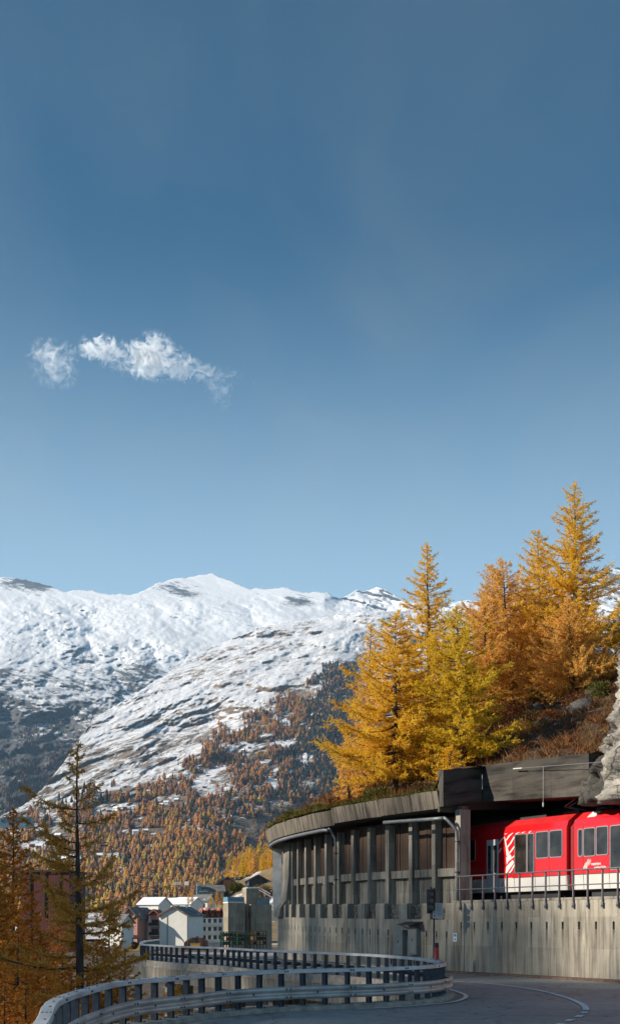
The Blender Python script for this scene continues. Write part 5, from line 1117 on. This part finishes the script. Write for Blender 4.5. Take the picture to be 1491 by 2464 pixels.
# concrete towers
b = P(563, 2290, 250); m = Matrix.Translation(b) @ Matrix.Rotation(R(20), 4, 'Z'); e = thing('concrete_tower', 'squat concrete stair tower with glass balustrade, lower of the two towers', 'tower', b)
part(e, m, (0, 0, 4.6), (3.5, 3.4, 10.2), 'shaft', 'conc_town'); part(e, m, (0, 0, 9.83), (3.6, 3.5, .25), 'roof_slab', 'plaster'); part(e, m, (-.1, -1.7, 10.4), (3.4, .05, 1.0), 'balustrade', 'bluepan'); part(e, m, (-1.8, 0, 10.4), (.05, 3.2, 1.0), 'balustrade', 'bluepan')
b = P(616, 2290, 252); m = Matrix.Translation(b) @ Matrix.Rotation(R(20), 4, 'Z'); e = thing('concrete_tower', 'taller stepped concrete tower with two slit windows beside the gallery end', 'tower', b)
part(e, m, (.6, 0, 4.5), (4.4, 3.4, 10.0), 'shaft', 'conc_town'); part(e, m, (-.9, 1.0, 6.2), (2.6, 3.0, 13.2), 'upper_shaft', 'conc_town'); part(e, m, (-.4, 1.2, 12.75), (3.0, 3.4, .3), 'roof_slab', 'plaster'); part(e, m, (1.2, 1.0, 10.2), (3.2, 2.6, 1.6), 'middle_block', 'conc_town')
for y in (-.5, .5): f = part(e, m, (-1.62, y, 7.4), (.06, .45, 1.3), 'window', 'wframe'); part(e, m, (-1.66, y, 7.4), (.03, .3, 1.1), 'pane', 'win')
for x in (.3, 1.6): part(e, m, (x, -1.72, 9.9), (1.1, .05, .9), 'balustrade', 'bluepan')
# behind the town
def at_hill(dx, dy): return float(townY(np.array([float(dx)]), np.array([float(dy)]))[0])
e, m = house('apartment_block', 'grey roofed apartment block with pale stacked balconies beside the crane', 'building', 507, 2176, at_hill(507, 2172), 10.5, 9, 5.6, 2.6, 12, 'cab', 'slate', 'x', .7)
for k, z in enumerate((.6, 2.2, 3.8, 5.4)): part(e, m, (-3.9, -5.2, z), (3.4, 1.8, .2), 'balcony', 'plaster'); part(e, m, (-3.9, -6.1, z + .5), (3.4, .08, .6), 'balcony_front', 'bluepan')
part(e, m, (-5.6, -3, 4.6), (1.8, 3, 9.2), 'stair_tower', 'bluepan')
for x in (-1, 1.5, 4): f = part(e, m, (x, -4.53, 3.2), (1.3, .08, 1.4), 'window', 'wframe'); part(e, m, (x, -4.6, 3.2), (1.0, .04, 1.2), 'pane', 'win')
e, m = house('chalet', 'large red brown chalet with glazed gable above the grey apartment block', 'house', 546, 2152, at_hill(546, 2146), 12.5, 10, 3.6, 4.0, 6, 'redclad', 'slate', 'y', .9, wins=[(-3.5, 1.4, 1.6, 1.4), (3.2, 1.4, 1.6, 1.4)])
part(e, m, (.0, -5.1, 4.0), (3.8, .12, 4.6), 'gable_glazing', 'wframe')
for x in (-1.2, 0, 1.2): part(e, m, (x, -5.2, 4.0), (1.0, .05, 4.2), 'pane', 'craneor')
e, m = house('mansard_house', 'white house with dark mansard roof and three dormers on the slope', 'house', 588, 2140, 600, 8.2, 7, 4.2, .6, 4, 'plaster', 'darkroof', 'x', .3, wins=[(x, z, .7, 1.2) for x in (-3, -1.5, 0, 1.5, 3) for z in (1.0, 3.0)])
part(e, m, (0, 0, 5.4), (8.4, 7.2, 2.4), 'mansard', 'darkroof')
for x in (-2.6, 0, 2.6): f = part(e, m, (x, -3.7, 5.5), (1.0, .5, 1.1), 'dormer', 'plaster'); part(e, m, (x, -3.97, 5.5), (.6, .04, .8), 'pane', 'win')
e, m = house('chalet', 'broad dark timber chalet with low pitched roof next to the gallery end', 'house', 618, 2131, 545, 9.4, 9, 1.8, 2.6, 10, 'darkroof', 'darkroof', 'y', .9, wins=[(-1, 2.2, .7, .7), (1.2, 2.6, .7, .7)])
for k, x in enumerate((-4.4, 4.4)): part(e, m, (x, -5.0, 1), (.3, .3, 2.6), 'porch_post', 'plaster')
def lattice(e, a, b, w, mat, n, name):
    a = Vector(a); b = Vector(b); d = (b - a).normalized(); s = d.cross(Vector((0, 1, 0))).normalized() * w / 2; q = Vector((0, w / 2, 0)); mb = MB()
    for k in (s + q, s - q, -s + q, -s - q): mb.bar(a + k, b + k, .14, .14)
    for i in range(n):
        p0 = a.lerp(b, i / n); p1 = a.lerp(b, (i + 1) / n); g = 1 if i % 2 else -1; mb.bar(p0 + s * g - q, p1 - s * g - q, .09, .09); mb.bar(p0 + s * g + q, p1 - s * g + q, .09, .09)
    return mb.build(name, M[mat], e)
Yc = 540; e = thing('tower_crane', 'small orange tower crane with red and white jib against the dark wood', 'crane', P(452, 2172, Yc))
lattice(e, P(452, 2175, Yc), P(452, 2124, Yc), 1.3, 'craneor', 10, 'mast'); lattice(e, P(416, 2126, Yc), P(437, 2126, Yc), .9, 'plaster', 8, 'jib'); lattice(e, P(437, 2126, Yc), P(447, 2126, Yc), .9, 'cranered', 4, 'jib'); lattice(e, P(457, 2125, Yc), P(482, 2123, Yc), .9, 'craneor', 8, 'counter_jib')
q = P(449, 2126, Yc); MB().box(q, (1.8, 1.6, 1.6)).build('cab', M['plaster'], e); q = P(480, 2128, Yc); MB().box(q, (2, 1.2, 1.6)).build('counterweight', M['conc_town'], e)
Yc = 500; e = thing('crane_boom', 'dark cranked lattice boom rising among the gold larches by the gallery end', 'crane', P(600, 2108, Yc))
for a, b in (((599, 2108), (620, 2087)), ((618, 2090), (616, 2064)), ((616, 2064), (642, 2036))): lattice(e, P(*a, Yc), P(*b, Yc), 1.0, 'iron', 8, 'boom_section')
# valley edge buildings
b = P(40, 1990, 1250); e = thing('glass_station', 'blue glazed flat roofed building at the frame edge above the rust larches', 'building', b); m = Matrix.Translation(b)
part(e, m, (0, 0, 4), (32, 14, 9), 'block', 'bluepan'); part(e, m, (2, -1, 8.9), (28, 16, .9), 'roof', 'slate')
for x in (-12, -6, 0, 6, 12): f = part(e, m, (x, -7.1, 5.5), (4.2, .2, 3.4), 'window', 'cab'); part(e, m, (x, -7.25, 5.5), (3.6, .1, 2.8), 'pane', 'win')
b = P(112, 2260, 112); e = thing('red_shed', 'dark red clad shed with flat roof behind the dark trunked larch', 'building', b); m = Matrix.Translation(b) @ Matrix.Rotation(R(-6), 4, 'Z')
part(e, m, (0, 2, 2.4), (4.5, 5, 7.2), 'wall', 'redclad'); part(e, m, (0, 2, 6.08), (4.8, 5.3, .18), 'roof', 'darkroof')
for x in (-1.35, 0, 1.35): part(e, m, (x, -.55, 4), (.12, .06, 4), 'cladding_seam', 'iron')
# building yard in front of the town
for (x0, x1, y0, y1, mt, lab, Y) in ((530, 566, 2243, 2284, 'greenst', 'green steel storage rack in the yard, nearest the white houses', 138), (566, 601, 2245, 2284, 'greenst', 'green steel storage rack in the middle of the yard', 140), (602, 640, 2241, 2284, 'iron', 'dark steel rack with coloured crates beside the gallery end', 142)):
    a = P(x0, y1, Y); c = P(x1, y0, Y); e = thing('storage_rack', lab, 'rack', a, 'racks in the building yard'); w = c.x - a.x; h = c.z - a.z
    for i in range(6):
        for d in (0, 1.0): MB().bar((a.x + w * i / 5, Y + d, a.z - 1.5), (a.x + w * i / 5, Y + d, c.z), .07, .07).build('upright', M['iron'], e)
    for j in range(4):
        z = a.z + h * (.25 + j * .25); MB().bar((a.x, Y, z), (c.x, Y, z), .06, .08).build('shelf_beam', M['iron'], e)
    for i in range(5):
        for j in range(3):
            if random.random() < .75: MB().box((a.x + w * (i + .5) / 5, Y + .5, a.z + h * (.25 + j * .25) + .2), (w / 5 * .8, .8, h * .17)).build('crate', M[random.choice([mt, mt, 'yellowp' if mt == 'iron' else mt, 'rustst'])], e)
a = P(441, 2278, 128); e = thing('steel_stack', 'pile of rusty brown steel sections stored upright beyond the far guardrail', 'steel stack', a)
for i in range(17):
    h = .75 * math.sin(math.pi * (i + 2) / 21) + .25 + random.uniform(-.08, .08); MB().box((a.x + .15 * i + .1, 128 + random.uniform(-.3, .3), a.z + h / 2 - .2), (.11, .3, h + .4)).build('steel_section', M['rustst'], e)
q = P(470, 2276, 126); tag(MB().box(q, (.95, .6, .42)).box(q + Vector((0, 0, .225)), (1.0, .65, .03)).build('timber_crate', M['yellowp']), 'pale yellow timber crate in front of the rusty steel pile', 'crate')
a = P(332, 2282, 118); e = thing('tractor', 'dark green tractor with open cab parked beyond the far guardrail end', 'tractor', a)
MB().box(a + Vector((.1, 0, .35)), (1.0, .6, .35)).build('hood', M['greenst'], e); MB().box(a + Vector((-.25, 0, .95)), (.6, .7, .06)).build('cab_roof', M['iron'], e)
for x in (-.5, 0): 
    for y in (-.3, .3): MB().bar(a + Vector((x, y, .5)), a + Vector((x, y, .95)), .05, .05).build('cab_post', M['iron'], e)
for x, r in ((-.3, .36), (.45, .25)): MB().tube([a + Vector((x, -.42, r - .1)), a + Vector((x, -.30, r - .1))], r, 14).build('wheel', M['iron'], e)
a = P(324, 2288, 96); e = thing('excavator_bucket', 'yellow excavator bucket lying at the end of the far guardrail', 'bucket', a)
sec = [(-.45, 0), (.3, 0), (.5, .5), (.42, .52), (.2, .1), (-.35, .1), (-.2, .45), (-.3, .5)]
MB().loft([[a + Vector((x, y, z)) for x, z in sec] for y in (-.4, .4)]).build('shell', M['yellowp'], e)
for k in range(4): MB().box(a + Vector((.5, -.3 + .2 * k, .55)), (.05, .06, .16)).build('tooth', M['iron'], e)
e = thing('barrier_fence', 'white rail fence with red and white end posts above the concrete towers', 'fence', P(620, 2140, 262))
for k, dx in enumerate((590, 600, 612, 624, 636, 648)): q = P(dx, 2141 + (3 * k if k > 3 else 0), 262); MB().box(q, (.14, .14, 1.3)).build('fence_post', M['plaster' if k % 2 == 0 else 'cranered'], e)
for dz in (-.1, .4): MB().bar(P(590, 2141, 262) + Vector((0, -.1, dz)), P(624, 2141, 262) + Vector((0, -.1, dz)), .06, .18).build('fence_rail', M['plaster'], e); MB().bar(P(624, 2141, 262) + Vector((0, -.1, dz)), P(650, 2156, 262) + Vector((0, -.1, dz)), .06, .18).build('fence_rail', M['plaster'], e)
bush('bush', 'rounded olive bush on the mound above the lower concrete tower', P(566, 2136, 262), (1.7, 1.5, 1.0), 2200, M['shrub'], 81, .35, .07)
bush('bush', 'tawny brown bush bank above the taller concrete tower', P(632, 2150, 266), (2.6, 1.8, 1.9), 2600, M['grass'], 82, .4, .07)

# larches behind the town
def variant(k, mt): a, b, (V, T) = base_rust[k]; return (a, b, npmesh('crown', V, T, M[mt]))
tv = [variant(0, 'gold'), variant(1, 'orange'), variant(0, 'yellow'), variant(1, 'gold')]
for k, (dx, top, bot) in enumerate([(563, 2060, 2112), (575, 2048, 2108), (585, 2050, 2112), (594, 2038, 2108), (603, 2032, 2110), (611, 2044, 2112), (622, 2030, 2112), (632, 2040, 2112), (640, 2028, 2110), (648, 2038, 2112), (634, 2082, 2114), (549, 2070, 2115), (655, 2034, 2110)]):
    Y = 575 + (k * 37) % 60; b = P(dx, bot + 6, Y); H = P(dx, top, Y).z - b.z
    plant_tree('larch_tree', ['gold', 'orange', 'yellow green', 'deep gold'][k % 4] + ' larch in the tight row behind the dark chalet roofs', 'tree', tv[k % 4], b, k * 1.3, 'larches behind the town ' + str(k % 4), (H / 12.5 * 1.15, H / 12.5 * 1.15, H / 12.5))
for k, (dx, top, bot, lab) in enumerate([(522, 2138, 2182, 'orange larch in front of the grey apartment block, taller of two'), (508, 2150, 2184, 'orange larch in front of the grey apartment block, shorter of two'), (462, 2140, 2176, 'gold larch beside the crane mast'), (453, 2150, 2178, 'small gold larch at the foot of the crane mast'), (534, 2148, 2184, 'amber larch left of the olive bush')]):
    Y = 400; b = P(dx, bot, Y); H = P(dx, top, Y).z - b.z; plant_tree('larch_tree', lab, 'tree', tv[(k * 3 + 1) % 4], b, k, 'larches in the town', H / 12.5)

# ------------------------------------------------------------------ forest on the slopes
def fartree(seed, conifer):
    r = np.random.default_rng(seed); n = 70; t = ((np.arange(n) + r.random(n)) / n) ** r.uniform(.8, 1.15); az = np.arange(n) * 2.4 + r.random(n)
    rad = (.18 if conifer else .29) * (1 - t) ** r.uniform(.5, .8) * r.uniform(.55, 1.3, n) * np.minimum(1, .45 + t * 3) + .012; h = .08 + .88 * t
    o = np.stack([np.cos(az), np.sin(az), az * 0], -1); sd = np.stack([-np.sin(az), np.cos(az), az * 0], -1)
    tipz = h - rad * (.45 if conifer else .25)
    A = np.stack([o[:, 0] * 0, o[:, 1] * 0, h + .07], -1); B = o * rad[:, None] + sd * rad[:, None] * .75; B[:, 2] = tipz; C = o * rad[:, None] - sd * rad[:, None] * .75; C[:, 2] = tipz + .02
    return np.stack([A, B, C], 1).reshape(-1, 3)
FV = [[fartree(100 + 10 * k + j, k == 3) for j in range(6)] for k in range(4)]
TREELINE = [(-50, 1990), (0, 1985), (100, 1950), (230, 1895), (300, 1890), (400, 1862), (480, 1800), (560, 1728), (620, 1692), (700, 1660), (760, 1620), (800, 1600), (900, 1590), (1100, 1590)]
CLEAR = [(590, 1806, 42, 15), (560, 1812, 20, 10), (512, 1872, 26, 22), (490, 1900, 26, 22), (410, 1930, 40, 14), (600, 2000, 22, 22), (275, 1948, 45, 14), (330, 2005, 40, 9), (610, 2020, 12, 40), (90, 2040, 60, 12), (130, 2010, 40, 20), (160, 2070, 40, 14), (250, 2062, 60, 8), (560, 2098, 30, 14), (480, 1850, 14, 9), (640, 1775, 16, 8)]
def fmask(dx, dy):
    tl = interp(dx, TREELINE) + fbm(dx / 30., dy / 30., 3) * 55
    m = np.clip((dy - tl) / 45, 0, 1)
    for cx, cy, rx, ry in CLEAR: m = m * (((dx - cx) / rx) ** 2 + ((dy - cy) / ry) ** 2 + fbm(dx / 12., dy / 12., 3) * 1.2 > 1.35)
    m = m * np.clip((fbm(dx / 26. + 9, dy / 20., 4) + .12) * 5, .04, 1)
    m = np.where((dy > 2015) & (m > 0), np.maximum(m, .55), m)
    m = np.where((dx > 775) & (dy > 1600), np.maximum(m, .9), m)
    return m
n = 110000
dx = rng.uniform(-15, 860, n); dy = rng.uniform(1560, 2215, n); Y = spurY(dx, dy); vis = dy > interp(dx, CREST) + 3
p = fmask(dx, dy) * np.clip((Y / 4300) ** 1.6, .07, 1) * .95 * vis
ok = rng.random(n) < p
sh = fbm(dx / 80. + 2, dy / 60., 3)
rightside = np.clip((dx - interp(dy, SPINE)) / 160 + .25, 0, 1)
u = rng.random(n)
pine = (u < .17 + .5 * rightside * (dy < 1990) + .10 * (sh > .1)) | ((dx > 690 + (1900 - dy) * .25) & (dy > 1600) & (dy < 1990) & (u < .78)) | ((dx < 260) & (dy < 1950) & (u < .6))  # extra dark pines on the right flank stand in for its blue shade
low = np.clip((dy - 1960) / 120, 0, 1); u2 = rng.random(n) + sh * .5
sp = np.where(pine, 3, np.where(u2 < .30 * low + .05, 1, np.where(u2 < .48 + .3 * low, 0, 2)))
Hh = np.clip(rng.lognormal(2.45, .32, n), 5, 22) * np.where(sp == 3, 1.05, 1)
X = (dx - CX) / F * Y; Z = EYE - (dy - HZ) / F * Y - .5
sel = np.where(ok)[0]
# rock slopes in the lower left carry sparse dark conifers
n2 = 9000; dx2 = rng.uniform(-10, 240, n2); dy2 = rng.uniform(1720, 1975, n2); Y2 = rangeY(dx2, dy2)
k2 = (dy2 < interp(dx2, CREST) - 2) & (rng.random(n2) < np.clip((fbm(dx2 / 40., dy2 / 30., 4) + .1) * 1.1, 0, .55))
X2 = (dx2 - CX) / F * Y2; Z2 = EYE - (dy2 - HZ) / F * Y2 - .5
tall = Hh[sel] / Y[sel]; order = sel[np.argsort(-tall)]
near = order[:280]; rest = order[280:]
tint = ['far_orange', 'far_gold', 'far_brown', 'far_pine']; cname = ['orange', 'gold', 'brown', 'dark green']
trunk_me = MB().tube([(0, 0, -.03), (0, 0, .5), (0, 0, .97)], [.014, .009, .002], 5).mesh('trunk', M['bark'])
fmesh = [[npmesh('crown', v, np.arange(len(v)).reshape(-1, 3), M[tint[k]]) for v in FV[k]] for k in range(4)]
for i in near:
    k = int(sp[i]); where = 'lower hillside left of the white houses' if dx[i] < 300 else 'hillside above the white houses' if dx[i] < 480 else 'hillside beside the gallery end'
    e = plant_tree('pine_tree' if k == 3 else 'larch_tree', 'far ' + cname[k] + (' conifer' if k == 3 else ' larch') + ' in the wood on the ' + where, 'tree', (trunk_me, None, fmesh[k][int(i) % 4]), (X[i], Y[i], Z[i]), float(i % 7), cname[k] + ' trees on the ' + where, (float(Hh[i]) * 1.05, float(Hh[i]) * 1.05, float(Hh[i])))
AV = []; MI = []
def addtrees(ids, X, Y, Z, H, S):
    for i in ids:
        k = int(S[i]); v = FV[k][int(i) % 6]; t = (i * 1.7) % 6.28; c, s = math.cos(t), math.sin(t)
        AV.append(np.stack([(v[:, 0] * c - v[:, 1] * s) * H[i] * (.85 + .4 * ((i * .37) % 1)) + X[i], (v[:, 0] * s + v[:, 1] * c) * H[i] + Y[i], v[:, 2] * H[i] + Z[i]], -1)); MI.append(np.full(len(v) // 3, k))
addtrees(rest, X, Y, Z, Hh, sp)
S2 = np.where(rng.random(n2) < .8, 3, 2); addtrees(np.where(k2)[0], X2, Y2, Z2, rng.uniform(9, 16, n2), S2)
AVc = np.concatenate(AV); fo = npobj('forest', AVc, np.arange(len(AVc)).reshape(-1, 3), [M[t] for t in tint], midx=np.concatenate(MI)); kind(fo, 'stuff'); tag(fo, 'orange and dark conifer forest covering the mountainside below the snow', 'forest')
print('far trees', len(rest), len(near))
# chalets in the clearings
for k, (dx_, dy_, w) in enumerate([(585, 1808, 9), (600, 1800, 8), (508, 1880, 9), (492, 1896, 9), (500, 1868, 8), (400, 1935, 10), (425, 1928, 9), (388, 1940, 9), (280, 1950, 11), (262, 1954, 10), (300, 1946, 9), (326, 2006, 10), (350, 2003, 9), (95, 2042, 12), (112, 2046, 13), (140, 2016, 12), (156, 2074, 12), (174, 2068, 12), (120, 2012, 11), (78, 2038, 12), (190, 2076, 11), (240, 2064, 10)]):
    Y_ = float(spurY(np.array([float(dx_)]), np.array([float(dy_)]))[0]); b = P(dx_, dy_ + 1, Y_); m = Matrix.Translation(b) @ Matrix.Rotation(R((k * 53) % 60 - 30), 4, 'Z')
    where = 'top clearing' if dy_ < 1830 else 'clearing above the orange wood' if dy_ < 1915 else 'clearing behind the lone larch' if dx_ < 220 else 'low clearing right of the lone larch'
    e = thing('chalet', 'tiny far chalet with snowy roof in the ' + where, 'house', b, 'chalets in the ' + where)
    part(e, m, (0, 0, w * .2), (w, w * .8, w * .6), 'wall', ['chalet', 'redwood', 'plaster'][k % 3])
    xf(MB().loft([[(x, -w * .5, w * .45), (x, 0, w * .78), (x, w * .5, w * .45), (x, w * .5, w * .52), (x, 0, w * .86), (x, -w * .5, w * .52)] for x in (-w * .58, w * .58)]), m).build('roof', M['snowroof'], e)

# ------------------------------------------------------------------ cloud and haze
def cloudmat(name, dens, thr):
    m = bpy.data.materials.new(name); m.use_nodes = True; nt = m.node_tree; nt.nodes.clear(); o = N(nt, 'ShaderNodeOutputMaterial'); v = N(nt, 'ShaderNodeVolumePrincipled')
    t = N(nt, 'ShaderNodeTexCoord'); ln_ = N(nt, 'ShaderNodeVectorMath', operation='LENGTH'); nt.links.new(t.outputs['Object'], ln_.inputs[0])
    g = N(nt, 'ShaderNodeNewGeometry'); nn = noise(nt, g.outputs['Position'], .0115, 7, .64, 1.6)
    nn = math_(nt, 'MULTIPLY_ADD', nn, 2.4); nt.nodes[-1].inputs[2].default_value = -.70
    f = math_(nt, 'SUBTRACT', math_(nt, 'ADD', nn, math_(nt, 'MULTIPLY', math_(nt, 'SUBTRACT', 1, ln_.outputs['Value']), .42)), thr)
    d = math_(nt, 'MULTIPLY', math_(nt, 'MAXIMUM', f, 0), dens)
    edge = math_(nt, 'MULTIPLY', math_(nt, 'SUBTRACT', 1, ln_.outputs['Value'], True), 4, True)
    nt.links.new(math_(nt, 'MULTIPLY', d, edge), v.inputs['Density']); v.inputs['Color'].default_value = (.97, .97, .97, 1); v.inputs['Anisotropy'].default_value = .2
    nt.links.new(v.outputs[0], o.inputs['Volume']); return m
thick = cloudmat('cloud_body', .11, .74); thin = cloudmat('cloud_wisp', .016, .80)
import bmesh
bm = bmesh.new(); bmesh.ops.create_icosphere(bm, subdivisions=3, radius=1); sph = bpy.data.meshes.new('puff'); bm.to_mesh(sph); sph.materials.append(thick)
sph2 = sph.copy(); sph2.materials.clear(); sph2.materials.append(thin); Yc = 8600
def puff(x, y, rx, ry, me, par):
    q = P(62.1 + .375 * x, 792 + .375 * y, Yc); k = .375 / F * Yc; m = Matrix.Translation(q) @ Matrix.Diagonal((rx * k, ry * k * 1.2, ry * k, 1)); return inst('puff', me, m, par)
e = thing('cloud', 'bright white ragged cloud drifting over the snow mountains', 'cloud', P(370, 870, Yc))
for a in ((450, 110, 150, 95), (560, 150, 180, 100), (680, 190, 190, 115), (820, 150, 180, 145), (905, 215, 190, 125), (1010, 255, 170, 95), (1110, 280, 130, 75), (770, 245, 160, 110)): puff(*a, sph, e)
e = thing('cloud', 'faint wispy cloud shred at the frame side of the bright cloud', 'cloud', P(126, 878, Yc))
for a in ((170, 210, 190, 210), (240, 230, 140, 160), (130, 150, 120, 140)): puff(*a, sph2, e)
e = thing('cloud', 'small torn cloud tail below the tip of the bright cloud', 'cloud', P(530, 935, Yc))
for a in ((1250, 380, 130, 170), (1200, 320, 110, 110), (1340, 325, 150, 80)): puff(*a, sph2, e)
hm = bpy.data.materials.new('haze'); hm.use_nodes = True; nt = hm.node_tree; nt.nodes.clear(); o = N(nt, 'ShaderNodeOutputMaterial'); v = N(nt, 'ShaderNodeVolumePrincipled')
v.inputs['Density'].default_value = 2.7e-5; v.inputs['Color'].default_value = (.42, .70, 1, 1); v.inputs['Anisotropy'].default_value = .1; nt.links.new(v.outputs[0], o.inputs['Volume'])
hb_ = MB().box((0, 7000, 1690), (24000, 17000, 3420)).build('haze', hm); kind(hb_, 'stuff')
